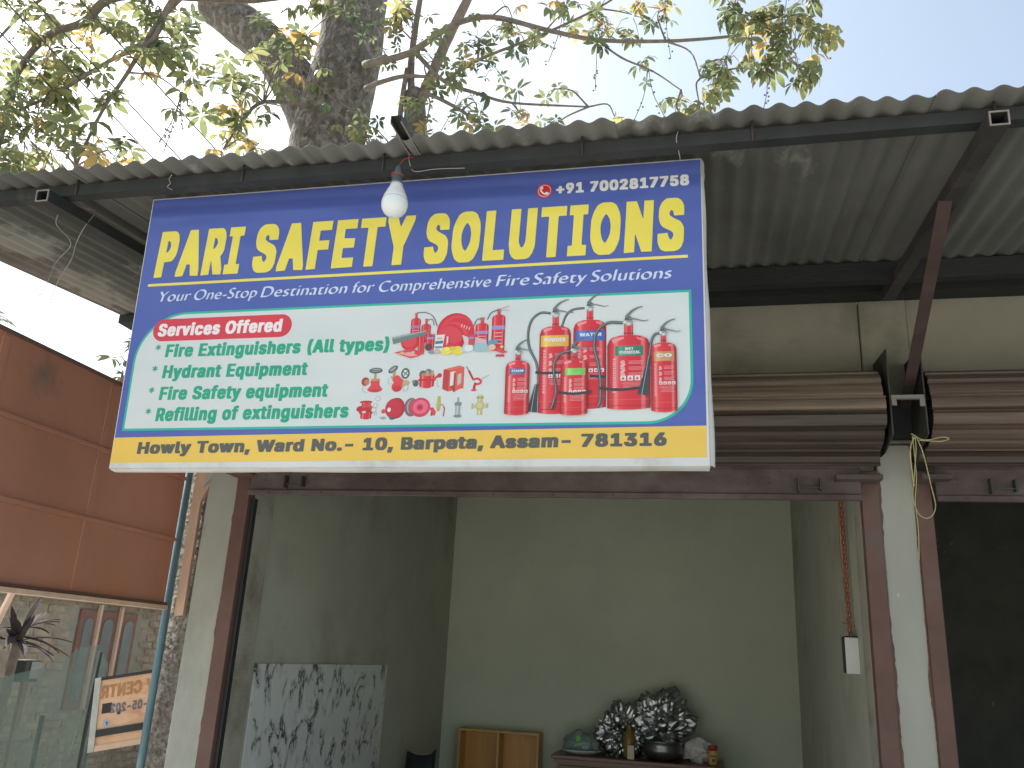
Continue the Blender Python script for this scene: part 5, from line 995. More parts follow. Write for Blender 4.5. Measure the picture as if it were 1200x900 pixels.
build('crumpled_paper', crumple((-.10, 5.93, TZ + .07), (.075, .05, .085), 21, 4, .4, .35, 7), 'paper', label='crumpled white paper between the steel bowl and the red-lidded jar', cat='paper', loc=(-.10, 5.93, TZ))
jr = thing('spice_jar', 'yellow-labelled jar with a red lid at the right end of the sideboard', 'jar', (-.008, 5.86, TZ))
bm = NB(); lathe(bm, (-.008, 5.86, TZ), [(.026, 0), (.029, .003), (.029, .078), (.026, .083)], 20); build('body', bm, 'jar', jr)
bm = NB(); lathe(bm, (-.008, 5.86, TZ + .0835), [(.030, 0), (.030, .024), (.028, .027)], 20); build('lid', bm, 'red', jr)
bm = NB(); box(bm, -.026, .010, 5.829, 5.8305, TZ + .048, TZ + .056); box(bm, -.014, .006, 5.829, 5.8305, TZ + .02, TZ + .036); build('label_print', bm, 'brown', jr)
pl = build('white_plate', lathe(NB(), (-.835, 5.92, TZ), [(.08, 0), (.09, .004), (.130, .022), (.138, .030), (.128, .028), (.08, .010)], 30), 'plate', label='white plate under the greenish bag at the left end of the sideboard', cat='plate', loc=(-.835, 5.92, TZ))
bg_ = thing('plastic_bag', 'greenish plastic bag with a bright green cap lying on the white plate', 'bag', (-.835, 5.92, TZ + .03))
bm = NB(); bmesh.ops.create_icosphere(bm, subdivisions=4, radius=1)
from mathutils import noise
for v in bm.verts:
    d = v.co.copy(); k = 1 + .22 * noise.noise(d * 2.5) + .06 * noise.noise(d * 9); v.co = Vector((-.84 + d.x * .115 * k, 5.92 + d.y * .085 * k, max(TZ + .012, TZ + .055 + d.z * .075 * k)))
build('body', bm, 'bag', bg_, smooth=True)
bm = NB(); lathe(bm, (0, 0, 0), [(.019, 0), (.021, .004), (.021, .014), (.017, .018)], 16); bmesh.ops.rotate(bm, verts=bm.verts, matrix=Matrix.Rotation(R(80), 3, 'X')); bmesh.ops.translate(bm, verts=bm.verts, vec=(-.845, 5.845, TZ + .095)); build('cap', bm, 'green', bg_)
bm = NB(); lathe(bm, (-.852, 5.90, TZ + .09), [(.035, 0), (.042, .02), (.03, .05), (.012, .06)], 14); build('dark_jar', bm, 'bag', bg_)
# scraps under the bulge of the foil
for x, yy, s_, lb_ in ((-.63, 5.87, .018, 'largest foil scrap on the sideboard, between the other two'), (-.60, 5.85, .012, 'small foil scrap on the sideboard nearest the amber bottle'), (-.66, 5.86, .012, 'small foil scrap on the sideboard nearest the white plate')):
    build('foil_scrap', crumple((x, yy, TZ + s_ * .6), (s_, s_, s_ * .7), int(x * 1000), 2, .4, .3, 40), 'foil', label=lb_, cat='foil scrap', group='foil scraps on the sideboard', loc=(x, yy, TZ))

# ------------------------------------------------------------------ left side: maroon sheet panel, pipe, batten, rough column
pn = thing('metal_panel', 'maroon sheet metal panel closing the left side under the roof', 'metal panel', (-2.3, 2.6, 1.74))
ZB, ZT = 1.745, 2.572
yc = [1.2, 2.233, 2.790, 3.372]; zc = [ZB, 2.020, 2.292, ZT]
for i in range(3):
    for j in range(3):
        build('sheet', B(-2.312, -2.304 + .0008 * ((i + j) % 2), yc[i] + .0004, yc[i + 1] - .0004, zc[j] + .0004, zc[j + 1] - .0004, bev=.001), 'maroon', pn)
for y in (2.233, 2.790): build('seam_strip', B(-2.3035, -2.2995, y - .004, y + .030, ZB + .01, ZT - .02, bev=.001), 'maroon', pn)
for z in (2.020, 2.292): build('seam_strip', B(-2.2990, -2.292, 1.2, 3.371, z - .007, z + .009, bev=.0015), 'maroon', pn)
build('top_angle', B(-2.3135, -2.292, 1.2, 3.372, ZT - .010, ZT + .003, bev=.001), 'maroon_edge', pn)
build('bottom_angle', B(-2.3135, -2.288, 1.2, 3.372, ZB - .004, ZB + .008, bev=.001), 'brown', pn)
build('bottom_batten', B(-2.322, -2.284, 1.2, 3.374, ZB - .022, ZB - .0045, bev=.001), 'peach', pn)
pipe = build('vertical_pipe', tube(NB(), [(-2.303, 3.40, .004), (-2.305, 3.40, 2.9)], .0165, 16), 'teal', label='teal painted pipe standing between the maroon panel and the left pillar', cat='pipe', loc=(-2.303, 3.4, 0))
bt_ = NB(); prism(bt_, [(-2.275, 1.70), (-2.232, 1.705), (-2.236, 2.20), (-2.205, 2.27), (-2.168, 2.90), (-2.282, 2.90), (-2.28, 2.2)], 1, 3.415, 3.435)
build('wooden_batten', bt_, 'peach', label='pale peach batten standing just right of the teal pipe', cat='batten', loc=(-2.25, 3.42, 1.7))
bt_ = NB(); prism(bt_, [(-2.228, 2.26), (-2.192, 2.45), (-2.19, 2.90), (-2.163, 2.90), (-2.170, 2.45), (-2.200, 2.30)], 1, 3.405, 3.4145)
build('white_strip', bt_, 'greywood', label='white strip fixed to the top of the peach batten', cat='strip', loc=(-2.2, 3.41, 2.26))
bm = NB(); xs_ = np.linspace(-2.36, -2.09, 34); zs_ = np.linspace(.004, 2.9, 300); G = []
for i, x in enumerate(xs_):
    row = []
    for j, z in enumerate(zs_):
        p = Vector((x * 45, 7, z * 34)); q = Vector((x * 110, 3, z * 90))
        dd = -.024 * abs(noise.noise(p)) - .012 * noise.noise(q)
        row.append(bm.verts.new((x, 3.47 - dd * 1.2, z)))
    G.append(row)
for i in range(len(xs_) - 1):
    for j in range(len(zs_) - 1): bm.faces.new((G[i][j], G[i + 1][j], G[i + 1][j + 1], G[i][j + 1]))
box(bm, -2.36, -2.09, 3.472, 3.70, .004, 2.9)
build('rough_column', bm, 'rough', label='rough bark-like cement column between the teal pipe and the left pillar', cat='column', loc=(-2.2, 3.5, 0), smooth=True)

# ------------------------------------------------------------------ neighbour's brick house
hs = thing('brick_house', 'weathered brick house with arched shutters behind the teal net', 'house', (-6.2, 6.5, 0))
build('wall', B(-6.40, -6.02, 2.0, 10.6, .004, 2.05), 'mortar', hs)
build('cornice', B(-6.40, -5.93, 2.0, 10.6, 1.905, 1.985, bev=.006), 'mortar', hs)
build('roof', B(-6.6, -5.90, 1.9, 10.7, 2.051, 2.13), 'mortar', hs)
wins = [(7.475, 7.70), (7.74, 8.02), (8.075, 8.345)]
V = []; F = []
row = 0; z = .02
while z < 1.895:
    y = 2.0 + (row % 2) * .12
    while y < 10.55:
        y1_ = y + .225
        if not (y1_ > 7.44 and y < 8.38 and z > .9 and z < 1.86):
            d = random.uniform(.004, .018); b = len(V); zz = z + random.uniform(-.003, .003)
            V += [(xx, yy_, z_) for xx in (-6.025, -6.02 + d) for yy_ in (y + .006, y1_ - .006) for z_ in (zz + .006, zz + .064)]
            F += [[b + i for i in f_] for f_ in ((0, 1, 3, 2), (4, 6, 7, 5), (0, 4, 5, 1), (2, 3, 7, 6), (0, 2, 6, 4), (1, 5, 7, 3))]
        y += .24
    z += .074; row += 1
me = bpy.data.meshes.new('bricks'); me.from_pydata([tuple(Vector(v) - ORG[hs.name]) for v in V], [], F)
build('bricks', me, 'brick', hs, kind='stuff')
for a, b in wins:
    w = build('window', B(-6.018, -5.985, a, b, .92, 1.845, bev=.004), 'shutterwood', hs)
    cx = (a + b) / 2; hw = (b - a) * .27
    pts = [(cx - hw, 1.0), (cx + hw, 1.0), (cx + hw, 1.68)] + [(cx + hw * math.cos(R(t)), 1.70 + .07 * math.sin(R(t))) for t in (25, 50, 90, 130, 155)] + [(cx - hw, 1.68)]
    build('pane', prism(NB(), pts, 0, -5.984, -5.975), 'pane', w)
for y in (7.72, 8.047): build('window_bar', B(-5.99, -5.955, y - .016, y + .016, .92, 1.90), 'peach', hs)
# cordyline in front of the wall
cp = thing('cordyline_plant', 'dark purple strap-leaved plant on a pale stem at the left edge', 'plant', (-4.5, 5.05, 0))
build('stem', tube(NB(), spline([(-4.5, 5.04, .004), (-4.52, 5.02, .6), (-4.50, 5.04, 1.1), (-4.5, 5.05, 1.56)], 5), [.03] * 16, 8), 'twig', cp)
for k in range(26):
    a = random.uniform(0, 2 * math.pi); e = random.uniform(-.1, 1.35); L = random.uniform(.24, .36); wd = .027
    d = Vector((math.cos(a), math.sin(a), 0)); c0 = Vector((-4.5, 5.05, 1.55 + random.uniform(-.04, .08))); bm = NB(); s_ = Vector((-d.y, d.x, 0)); rows = []
    for j in range(7):
        t = j / 6; p = c0 + d * (L * t * math.cos(e) + .02) + Vector((0, 0, L * (t * math.sin(e) - .28 * t * t))); ww = wd * math.sin(math.pi * (.12 + .86 * t))
        rows.append([bm.verts.new(p - s_ * ww), bm.verts.new(p + Vector((0, 0, -.006))), bm.verts.new(p + s_ * ww)])
    for r0, r1 in zip(rows, rows[1:]):
        for q in range(2): bm.faces.new((r0[q], r1[q], r1[q + 1], r0[q + 1]))
    build('leaf', bm, 'cordyl', cp, smooth=True)
build('leaning_pole', beam(NB(), (-4.45, 4.90, 1.95), (-4.55, 4.60, .8), .035, .03), 'peach', label='peach wooden pole leaning beside the purple plant', cat='pole', loc=(-4.5, 4.7, .8))
mb = thing('wall_box', 'small dark box with a white face on a post left of the shutters', 'box', (-4.6, 5.33, 0))
build('post', B(-4.63, -4.60, 5.31, 5.35, .004, 1.27), 'twig', mb)
build('case', B(-4.66, -4.575, 5.26, 5.40, 1.275, 1.42, bev=.004), 'purlin', mb); build('face', B(-4.574, -4.570, 5.31, 5.39, 1.30, 1.41), 'pane', mb)
# net
bm = NB(); tops = [(-4.2, 3.0, 1.20), (-4.0, 3.9, 1.28), (-4.0, 4.42, 1.35), (-4.0, 4.74, 1.395), (-4.0, 4.98, 1.485), (-4.0, 5.17, 1.545), (-4.0, 5.28, 1.50), (-4.0, 5.34, 1.35)]
T_ = spline(tops, 8); rows = []
for i, p in enumerate(T_):
    rows.append([bm.verts.new((p.x + .035 * math.sin(i * .23 + z * 2) * z + (.02 * math.sin(i * .9) * z if i > 40 else 0), p.y + .03 * math.sin(z * 6 + i * .5), p.z * (1 - z) + .01 * z)) for z in np.linspace(0, 1, 14)])
for a, b in zip(rows, rows[1:]):
    for k in range(13): f = bm.faces.new((a[k], b[k], b[k + 1], a[k + 1])); f.smooth = True
build('net_sheet', bm, 'net', label='teal garden net strung in front of the brick house', cat='net', loc=(-4, 4.5, 0))
for i, (x, y, h) in enumerate(((-4.02, 5.26, 1.50), (-4.03, 4.85, 1.12))):
    build('net_post', tube(NB(), [(x, y, .004), (x + .01, y, h)], .014, 8), 'purlin', label=('tall post at the net\'s right end behind the small board', 'short post behind the middle of the net')[i], cat='post', loc=(x, y, 0), group='posts of the net')
# small banner board seen from behind, its print showing through reversed
P0 = Vector((-3.20, 4.2, 1.386)); 
P1 = Vector((-2.955, 4.30, 1.440)); DN = Vector((.035, 0, -.365)); U = (P1 - P0); Ul = U.length; Un = U.normalized(); Dn = DN.normalized(); Nn = Un.cross(Dn).normalized()
if Nn.y > 0: Nn = -Nn
bd = thing('small_banner_board', 'small peach banner board seen from behind with reversed date', 'sign board', tuple(P0 + DN))
def Q(a, b, n=0): return P0 + Un * a + Dn * b + Nn * n
def qbox(a0, a1, b0, b1, n0, n1):
    bm = NB(); vs = [bm.verts.new(Q(a, b, n)) for a in (a0, a1) for b in (b0, b1) for n in (n0, n1)]
    for f in ((0, 1, 3, 2), (4, 6, 7, 5), (0, 4, 5, 1), (2, 3, 7, 6), (0, 2, 6, 4), (1, 5, 7, 3)): bm.faces.new([vs[i] for i in f])
    bmesh.ops.recalc_face_normals(bm, faces=bm.faces); return bm
WB, HB = .44, .366
build('cloth', qbox(.012, WB - .01, .012, HB - .008, -.004, 0), 'clothpeach', bd)
build('frame_bar', qbox(0, .030, 0, HB, -.03, .012), 'greywood', bd); build('frame_bar', qbox(WB - .03, WB, 0, HB, -.03, .012), 'greywood', bd)
build('frame_bar', qbox(.0305, WB - .0305, 0, .016, -.03, .008), 'purlin', bd); build('frame_bar', qbox(.0305, WB - .0305, HB - .105, HB - .07, -.03, .010), 'purlin', bd)
build('frame_bar', qbox(.0305, WB - .0305, HB - .028, HB, -.03, .008), 'peach', bd)
for k, (a, b, c_, d) in enumerate(((.047, .095, .135, .185), (.125, .142, .175, .20))): build('patch', qbox(a, b, c_, d, .0006, .0012), 'purlin', bd)
def qtext(s, a0, a1, b, cap, m):
    vs, fs = textgeo(s, 'black', 0, 0, 1, 0, cap, 0); me = bpy.data.meshes.new('lettering')
    me.from_pydata([tuple(Q(a1 - (a1 - a0) * u, b - v, .0018) - ORG[bd.name]) for u, v in vs], [], [f[::-1] for f in fs])
    me.materials.append(M_[m]); o = bpy.data.objects.new('lettering', me); COL.objects.link(o); o.parent = bd
qtext('Y CENTR', .035, .300, .110, .068, 'faded_print')
qtext('01-05-202', .090, .330, .190, .048, 'grey_print')
bm = NB(); vs = [bm.verts.new(Q(.075 + .02 * math.cos(t), .235 + .024 * math.sin(t), .001)) for t in np.linspace(0, 6.28, 18)[:-1]]; bm.faces.new(vs)
build('round_mark', bm, 'greywood', bd); bm = NB(); vs = [bm.verts.new(Q(.070 + a, .225 + b, .002)) for a, b in ((0, 0), (.016, .004), (.010, .026))]; bm.faces.new(vs); build('round_mark', bm, 'ink_blue', bd)
for k, x in enumerate((WB - .02,)):
    p = Q(x, HB); build('post', tube(NB(), [tuple(Q(x, HB - .02, -.016)), (p.x, p.y, .004)], .012, 8), 'greywood', bd)

# ------------------------------------------------------------------ cables in the sky
for i, (a, b, lb_) in enumerate((((-5.96, 5, 7.14), (-6.24, 8, 7.21), 'thin cable crossing the left foliage, nearest the trunk'), ((-5.99, 5, 6.60), (-7.68, 8, 7.79), 'thin cable crossing the left foliage, lowest of the four'),
                                 ((-5.45, 5, 7.06), (-5.69, 8, 7.22), 'thin cable passing left of the cut limb'), ((-6.11, 5, 7.02), (-6.98, 8, 7.59), 'thin cable in the middle of the left foliage'))):
    a, b = Vector(a), Vector(b); d = b - a; p0, p1 = a - d * 3, b + d * 4
    pts = [p0.lerp(p1, t) - Vector((0, 0, .35 * (4 * t * (1 - t) - .92))) * 0 for t in np.linspace(0, 1, 20)]
    bm = NB(); tube(bm, pts, .008, 5)
    build('overhead_cable', bm, 'cable', label=lb_, cat='cable', group='overhead cables', loc=tuple(pts[0]))

# ------------------------------------------------------------------ trees
def leafcol(rn):
    t = rn.random()
    if t < .45: c = (.105, .120, .050)
    elif t < .68: c = (.150, .150, .060)
    elif t < .88: c = (.070, .090, .048)
    elif t < .975: c = (.24, .21, .07)
    else: c = (.28, .19, .065)
    k = rn.uniform(.85, 1.35); return tuple(v * k for v in c)
def rosette(rn, nl, L, droop):
    """a palmate leaf: leaflets folded along the midrib around the end of a stalk"""
    V = []; F = []; C = []; base = leafcol(rn)
    for k in range(nl):
        a = 2 * math.pi * (k + rn.uniform(-.2, .2)) / nl; l = L * rn.uniform(.75, 1.1); w = l * rn.uniform(.15, .2); dr = droop + rn.uniform(-.2, .25)
        d = Vector((math.cos(a), math.sin(a), 0)); s_ = Vector((-d.y, d.x, 0)); b = len(V); prof = ((.10, .05), (.35, .8), (.62, 1.0), (.85, .55), (1.0, .02))
        for t, ww in prof:
            ang = -dr * t; c = d * (l * t * math.cos(ang)) + Vector((0, 0, l * t * math.sin(ang) * 1.0))
            V += [tuple(c - s_ * w * ww + Vector((0, 0, w * .25 * ww))), tuple(c), tuple(c + s_ * w * ww + Vector((0, 0, w * .25 * ww)))]
            kk = rn.uniform(.9, 1.1); C += [tuple(v * kk for v in base)] * 3
        for j in range(4):
            q = b + 3 * j
            F += [(q, q + 3, q + 4, q + 1), (q + 1, q + 4, q + 5, q + 2)]
    return V, F, C
rn = random.Random(5)
def mesh_of(V, F, C, name):
    me = bpy.data.meshes.new(name); me.from_pydata(V, [], F); a = me.color_attributes.new('leafcol', 'FLOAT_COLOR', 'POINT')
    a.data.foreach_set('color', np.array([(*c, 1.0) for c in C], 'f').ravel()); me.materials.append(M_['leaf']); me.shade_smooth(); return me
VAR = [rosette(rn, rn.choice((5, 6, 7)), .15, rn.uniform(.1, .7)) for _ in range(36)]
VARD = [rosette(rn, rn.choice((6, 7)), .15, rn.uniform(.7, 1.25)) for _ in range(24)]
MES = [mesh_of(*v, 'leaf') for v in VAR]; MESD = [mesh_of(*v, 'leaf') for v in VARD]
def branchset(root, list_, name='branch'):
    for pts, r0, r1 in list_:
        P = spline(pts, 5); n = len(P); bm = NB(); tube(bm, P, [r0 + (r1 - r0) * i / (n - 1) for i in range(n)], 8, jit=.08); build(name, bm, 'twig', root)
def crown(root, clumps, skel, size, dens, droopy=False, seed=1, top=300):
    rn = random.Random(seed); items = []; tw = NB()
    for cx, cy, cz, r in clumps:
        c = Vector((cx, cy, cz)); near = min(skel, key=lambda p: (Vector(p) - c).length); near = Vector(near)
        mid = (near + c) / 2 + Vector((rn.uniform(-.1, .1), rn.uniform(-.1, .1), rn.uniform(0, .15)))
        cp_ = spline([near, mid, c], 4); tube(tw, cp_, [.012 - .006 * i / (len(cp_) - 1) for i in range(len(cp_))], 5)
        for k in range(max(3, int(dens * r * r * 100))):
            d = Vector((rn.gauss(0, 1), rn.gauss(0, 1), rn.gauss(0, 1))).normalized() * (rn.random() ** .45)
            p = c + Vector((d.x * r, d.y * r * 1.7, d.z * r)); n_ = Vector((rn.uniform(-.7, .7), rn.uniform(-.7, .7), 1)).normalized()
            q = n_.to_track_quat('Z', 'Y') @ Quaternion((0, 0, 1), rn.uniform(0, 6.28)); sc = size * rn.uniform(.65, 1.25)
            vi = rn.randrange(24) if (droopy and rn.random() < .75) else 100 + rn.randrange(36)
            items.append((p, q, sc, vi))
            if rn.random() < .8:
                a_ = c + d * r * .2; m_ = (a_ + p) / 2 + Vector((0, 0, rn.uniform(.0, .08))); tube(tw, [a_, m_, p], [.005, .004, .0025], 4, caps=False)
    # dangling fruit-bearing twigs
    for k in range(int(len(clumps) * .8)):
        cx, cy, cz, r = rn.choice(clumps); p = Vector((cx, cy, cz)); L = rn.uniform(.3, .8); s_ = Vector((rn.uniform(-.3, .3), rn.uniform(-.2, .2), 0))
        P = spline([p, p + s_ * .3 + Vector((0, 0, -L * .5)), p + s_ * 1.0 + Vector((0, 0, -L))], 4); tube(tw, P, .005, 4)
        for j in range(8):
            q = P[rn.randrange(3, len(P))] + Vector((rn.uniform(-.03, .03), 0, rn.uniform(-.03, .03)))
            m4 = Matrix.Translation(q) @ Matrix.Scale(.012, 4); bmesh.ops.create_icosphere(tw, subdivisions=1, radius=1, matrix=m4)
    build('twigs', tw, 'twig', root, kind='stuff')
    cv = Vector((0, 0, 1.6)); items.sort(key=lambda t: (t[0] - cv).length / t[2]); org = ORG[root.name]
    for p, q, sc, vi in items[:top]:
        o = bpy.data.objects.new('leaf', MES[vi - 100] if vi >= 100 else MESD[vi]); COL.objects.link(o); o.parent = root; o.location = p - org; o.rotation_mode = 'QUATERNION'; o.rotation_quaternion = q; o.scale = (sc,) * 3
    V = []; F = []; C = []
    for p, q, sc, vi in items[top:]:
        v, f, c = VAR[vi - 100] if vi >= 100 else VARD[vi]; b = len(V); m3 = np.array(q.to_matrix()); A = np.array(v) @ m3.T * sc + np.array(p - org)
        V += A.tolist(); F += [tuple(i + b for i in t) for t in f]; C += c
    if V:
        me = mesh_of(V, F, C, 'foliage'); o = bpy.data.objects.new('foliage', me); COL.objects.link(o); o.parent = root; o['kind'] = 'stuff'
def bark_tube(pts, rads, seg=40, n=8, amp=.05):
    P = spline(pts, n); rr = np.interp(np.linspace(0, len(pts) - 1, len(P)), range(len(pts)), rads); bm = NB(); tube(bm, P, list(rr), seg)
    for v in bm.verts:
        k = noise.noise(v.co * 1.1) * .9 + noise.noise(v.co * Vector((4, 4, 2)).x) * .35 + noise.noise(v.co * 11) * .22
        c = min(P, key=lambda p: (p - v.co).length_squared); d = (v.co - c); 
        if d.length > 1e-4: v.co += d.normalized() * k * amp
    return bm
big = thing('kapok_tree', 'thick mottled tree trunk with a cut limb rising behind the shop', 'tree', (-4.7, 9.0, 0))
build('trunk', bark_tube([(-4.6, 9.0, -.1), (-4.72, 9.0, 3), (-4.8, 9.0, 6), (-4.86, 9.0, 7.4), (-4.88, 9, 8.2), (-4.75, 9, 9.1), (-4.74, 9, 10.4), (-4.7, 9.1, 12.5), (-4.6, 9.2, 15)], [.75, .62, .54, .51, .50, .46, .43, .40, .30], 44, 10, .045), 'bark', big, smooth=True)
build('cut_limb', bark_tube([(-4.95, 9.0, 8.15), (-5.35, 9.0, 8.85), (-5.85, 9.0, 9.55), (-6.45, 8.98, 10.12), (-6.95, 8.95, 10.48), (-7.08, 8.95, 10.56)], [.42, .34, .31, .30, .27, .20], 30, 8, .04), 'bark', big, smooth=True)
lbr = [([(-4.8, 9.1, 11.4), (-5.3, 8.0, 9.6), (-6.18, 6.5, 8.40), (-6.67, 6.5, 8.10), (-7.08, 6.5, 7.99), (-7.34, 6.5, 7.68), (-7.42, 6.5, 7.23), (-7.38, 6.5, 6.79), (-7.40, 6.5, 6.3)], .06, .02),
       ([(-4.8, 9.1, 11.0), (-5.0, 7.5, 9.4), (-5.48, 6.5, 8.34), (-5.73, 6.5, 7.75), (-6.21, 6.5, 7.53), (-6.82, 6.5, 7.17), (-7.27, 6.5, 7.0)], .045, .014),
       ([(-5.30, 6.7, 8.8), (-5.68, 6.5, 8.02), (-5.96, 6.5, 7.34), (-6.17, 6.5, 6.88), (-6.34, 6.5, 6.22), (-6.4, 6.5, 5.8)], .03, .010),
       ([(-4.9, 8.6, 8.3), (-5.2, 7.9, 7.9), (-5.25, 7.6, 7.4), (-5.35, 7.5, 7.0)], .03, .012),
       ([(-5.9, 6.5, 8.6), (-6.9, 6.6, 8.9), (-7.6, 6.6, 8.5), (-8.0, 6.6, 8.0)], .03, .015)]
branchset(big, lbr)
skelL = [p for b in lbr for p in b[0]][1:]
L1 = [(-7.07, 6.5, 6.65, .62), (-6.7, 6.5, 6.46, .45), (-6.19, 6.5, 6.45, .36), (-7.36, 6.5, 7.34, .43), (-6.82, 6.5, 7.39, .35), (-6.11, 6.5, 7.09, .22), (-6.02, 6.5, 7.62, .36), (-6.57, 6.5, 8.15, .49), (-5.79, 6.5, 8.04, .41), (-7.5, 6.5, 8.28, .46), (-7.05, 6.5, 7.87, .27), (-5.46, 6.5, 7.44, .25), (-5.25, 6.5, 7.0, .22), (-5.94, 6.5, 6.34, .26), (-6.99, 6.5, 6.97, .36), (-6.2, 6.9, 8.5, .5), (-7.5, 6.6, 6.6, .4)]
L2 = [(-5.17, 7.5, 7.72, .32), (-5.31, 7.5, 7.27, .28), (-5.69, 7.5, 8.1, .25), (-5.0, 7.5, 8.05, .28), (-4.9, 7.5, 8.5, .26), (-4.59, 7.5, 8.24, .24), (-4.94, 7.5, 7.0, .26), (-5.38, 7.5, 7.05, .24)]
L3 = [(-4.94, 8.0, 8.63, .34), (-4.75, 8.0, 9.32, .40), (-4.26, 8.0, 9.12, .3), (-4.81, 8.0, 8.93, .30), (-4.14, 8.0, 7.61, .24), (-3.85, 8.0, 7.46, .2)]
crown(big, L1 + L2, skelL, 1.34, .98, seed=3, top=240)
crown(big, L3, [(-4.6, 8.4, 9.6), (-4.5, 8.4, 8.2)], 1.2, .55, droopy=True, seed=8, top=60)
slim = thing('slender_tree', 'slender branching tree with drooping leaves over the roof right of the thick trunk', 'tree', (-3.45, 8.6, 0))
build('trunk', bark_tube([(-3.3, 8.7, -.1), (-3.35, 8.7, 3), (-3.40, 8.6, 6), (-3.42, 8.5, 7.4), (-3.46, 8.5, 7.89), (-3.50, 8.5, 8.24), (-3.52, 8.5, 8.32)], [.26, .22, .17, .155, .14, .13, .07], 24, 8, .02), 'bark', slim, smooth=True)
rbr = [([(-3.48, 8.5, 8.0), (-3.53, 8.4, 8.45), (-3.5, 8.3, 8.9), (-3.42, 8.2, 9.6)], .055, .035),
       ([(-3.46, 8.5, 8.02), (-3.30, 8.45, 8.4), (-3.07, 8.4, 9.02), (-2.78, 8.3, 9.6), (-2.5, 8.2, 10.4)], .075, .05),
       ([(-4.75, 9.75, 9.85), (-3.95, 8.0, 8.38), (-3.41, 8.0, 8.47), (-2.9, 8.0, 8.8), (-2.42, 8.0, 8.86), (-1.74, 8.0, 8.58), (-1.14, 8.0, 8.36), (-.37, 8.0, 8.24), (.37, 8.0, 8.21), (.95, 8.0, 8.25)], .050, .012),
       ([(-4.7, 9.7, 9.36), (-3.91, 8.0, 8.04), (-3.49, 8.0, 8.14), (-3.16, 8.0, 8.1)], .035, .02),
       ([(-3.50, 8.3, 8.6), (-3.33, 8.0, 8.45), (-2.94, 8.0, 8.01), (-2.51, 8.0, 7.79), (-2.1, 8.0, 7.62), (-1.22, 8.0, 7.47)], .035, .010),
       ([(-3.38, 8.4, 8.1), (-3.14, 8.0, 7.86), (-2.7, 8.0, 7.58), (-2.27, 8.0, 7.19)], .035, .012),
       ([(-2.94, 8.0, 8.01), (-2.54, 8.0, 8.26), (-1.85, 8.0, 8.5), (-1.15, 8.0, 8.8), (-.56, 8.0, 9.2)], .022, .010),
       ([(-3.60, 8.45, 7.3), (-3.62, 8.4, 7.9), (-3.55, 8.3, 8.5)], .04, .03),
       ([(-1.14, 8.0, 8.36), (-.85, 7.9, 8.0), (-.5, 7.8, 7.7), (-.2, 7.7, 7.35)], .015, .006),
       ([(-.37, 8.0, 8.24), (-.1, 7.8, 7.9), (.0, 7.6, 7.4)], .012, .006)]
branchset(slim, rbr); skelR = [p for b in rbr for p in b[0]]
RC = [(-3.9, 8.0, 8.94, .28), (-3.68, 8.0, 8.41, .2), (-3.74, 8.0, 7.45, .28), (-3.52, 8.0, 9.08, .3), (-3.07, 8.0, 8.33, .26), (-2.56, 8.0, 8.57, .33), (-2.16, 8.0, 8.82, .33), (-2.73, 8.0, 7.93, .28), (-2.33, 8.0, 8.12, .26), (-1.93, 8.0, 8.31, .26), (-2.49, 8.0, 7.44, .27), (-1.99, 8.0, 7.45, .26), (-1.62, 8.0, 7.75, .18), (-3.11, 8.0, 7.5, .28), (-1.15, 8.0, 8.8, .33), (-1.55, 8.0, 8.8, .28), (-.75, 8.0, 8.66, .33), (-1.14, 8.0, 8.2, .14), (-.56, 8.0, 7.9, .14), (-.93, 8.0, 7.32, .22), (-.28, 8.0, 7.38, .22), (-.37, 8.0, 8.69, .3), (-1.69, 8.0, 7.2, .2), (-2.27, 8.0, 7.15, .2)]
RR = [(.25, 7.5, 7.52, .30), (.52, 7.5, 7.9, .30), (.85, 7.5, 7.96, .30), (1.1, 7.5, 7.85, .24), (.92, 7.5, 7.54, .30), (.66, 7.5, 7.31, .25), (.99, 7.5, 7.25, .20), (.16, 7.5, 7.25, .18), (.35, 7.5, 8.14, .26), (-.01, 7.5, 6.98, .18), (-.18, 7.5, 6.9, .16), (1.25, 7.5, 7.7, .10)]
crown(slim, RC, skelR, .98, 1.15, droopy=False, seed=11, top=140)
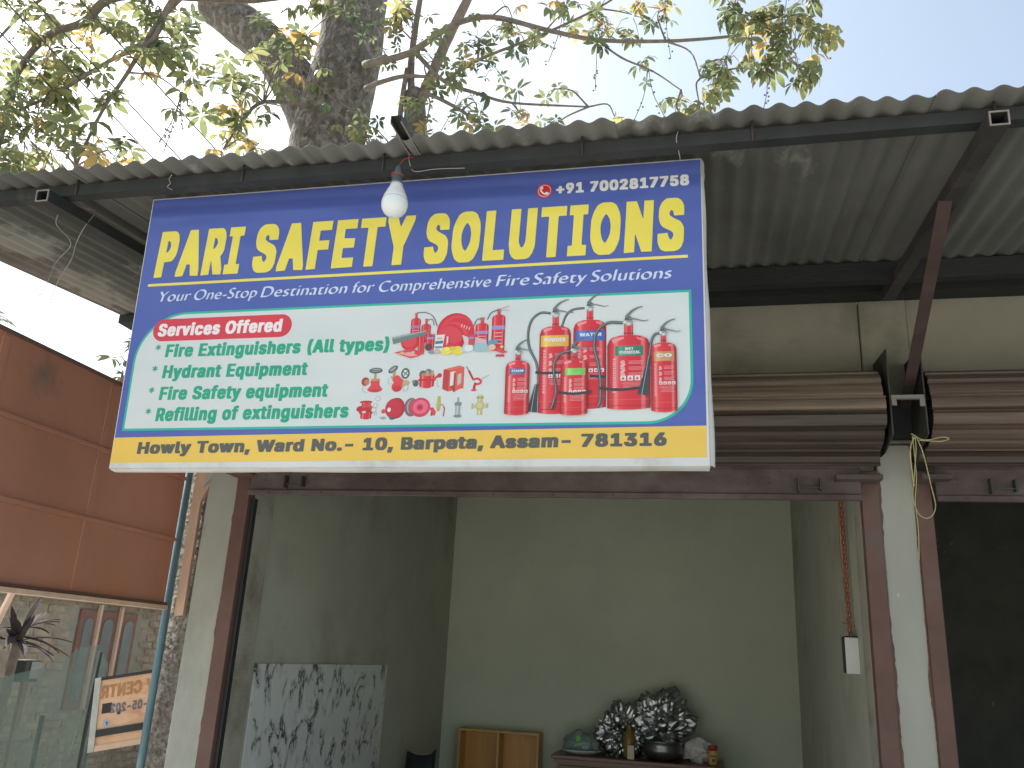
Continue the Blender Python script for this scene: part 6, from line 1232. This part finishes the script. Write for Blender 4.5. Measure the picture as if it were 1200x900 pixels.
# the drooping spray at the right end belongs to the same tree
slim2 = slim
crown(slim2, RR, skelR + [(.3, 7.8, 8.1), (.6, 7.7, 8.1)], 1.12, 1.55, droopy=True, seed=17, top=160)
# spray of leaves beyond the maroon panel
bush = thing('young_tree', 'young tree whose top leaves show just above the maroon panel beside the sign', 'tree', (-4.5, 5.6, 0))
build('trunk', tube(NB(), spline([(-3.60, 5.6, .004), (-3.68, 5.6, 1.5), (-3.80, 5.55, 2.4), (-4.05, 5.5, 3.1), (-4.4, 5.5, 3.6)], 5), [.03 - .0011 * i for i in range(21)], 8), 'twig', bush)
crown(bush, [(-4.45, 5.5, 3.82, .07), (-4.40, 5.5, 3.62, .12), (-4.47, 5.5, 3.52, .06), (-4.40, 5.5, 4.02, .06), (-4.1, 5.6, 3.7, .25)], [(-4.4, 5.5, 3.6)], .85, 7.0, seed=23, top=60)
# palm tip at the far left
pm = thing('palm_tree', 'thin palm whose fronds show at the left edge above the maroon panel', 'palm', (-12.25, 11.2, 0))
build('trunk', tube(NB(), spline([(-12.25, 11.2, .004), (-12.2, 11.1, 3.5), (-12.15, 11.0, 6.6)], 5), [.09 - .004 * i for i in range(11)], 10), 'twig', pm)
for k in range(11):
    a = 2 * math.pi * k / 11 + .3; d = Vector((math.cos(a), math.sin(a), 0)); s_ = Vector((-d.y, d.x, 0)); bm = NB(); L = random.uniform(.6, .9); e = random.uniform(.1, 1.2); c0 = Vector((-12.15, 11.0, 6.6)); prev_ = None
    pts = [c0 + d * L * t * math.cos(e) + Vector((0, 0, L * (t * math.sin(e) - .55 * t * t))) for t in np.linspace(0, 1, 10)]
    tube(bm, pts, [.014 - .001 * i for i in range(10)], 4)
    for i in range(1, 10):
        for sg in (-1, 1):
            for h in (0, .5):
                p = pts[i - 1].lerp(pts[i], h); tip = p + s_ * sg * .28 * (1 - .6 * abs(i / 9 - .4)) + d * .16 + Vector((0, 0, -.05)); bm.faces.new([bm.verts.new(p), bm.verts.new((p + tip) / 2 + d * .018), bm.verts.new(tip), bm.verts.new((p + tip) / 2 - d * .018)])
    build('frond', bm, 'palm', pm)
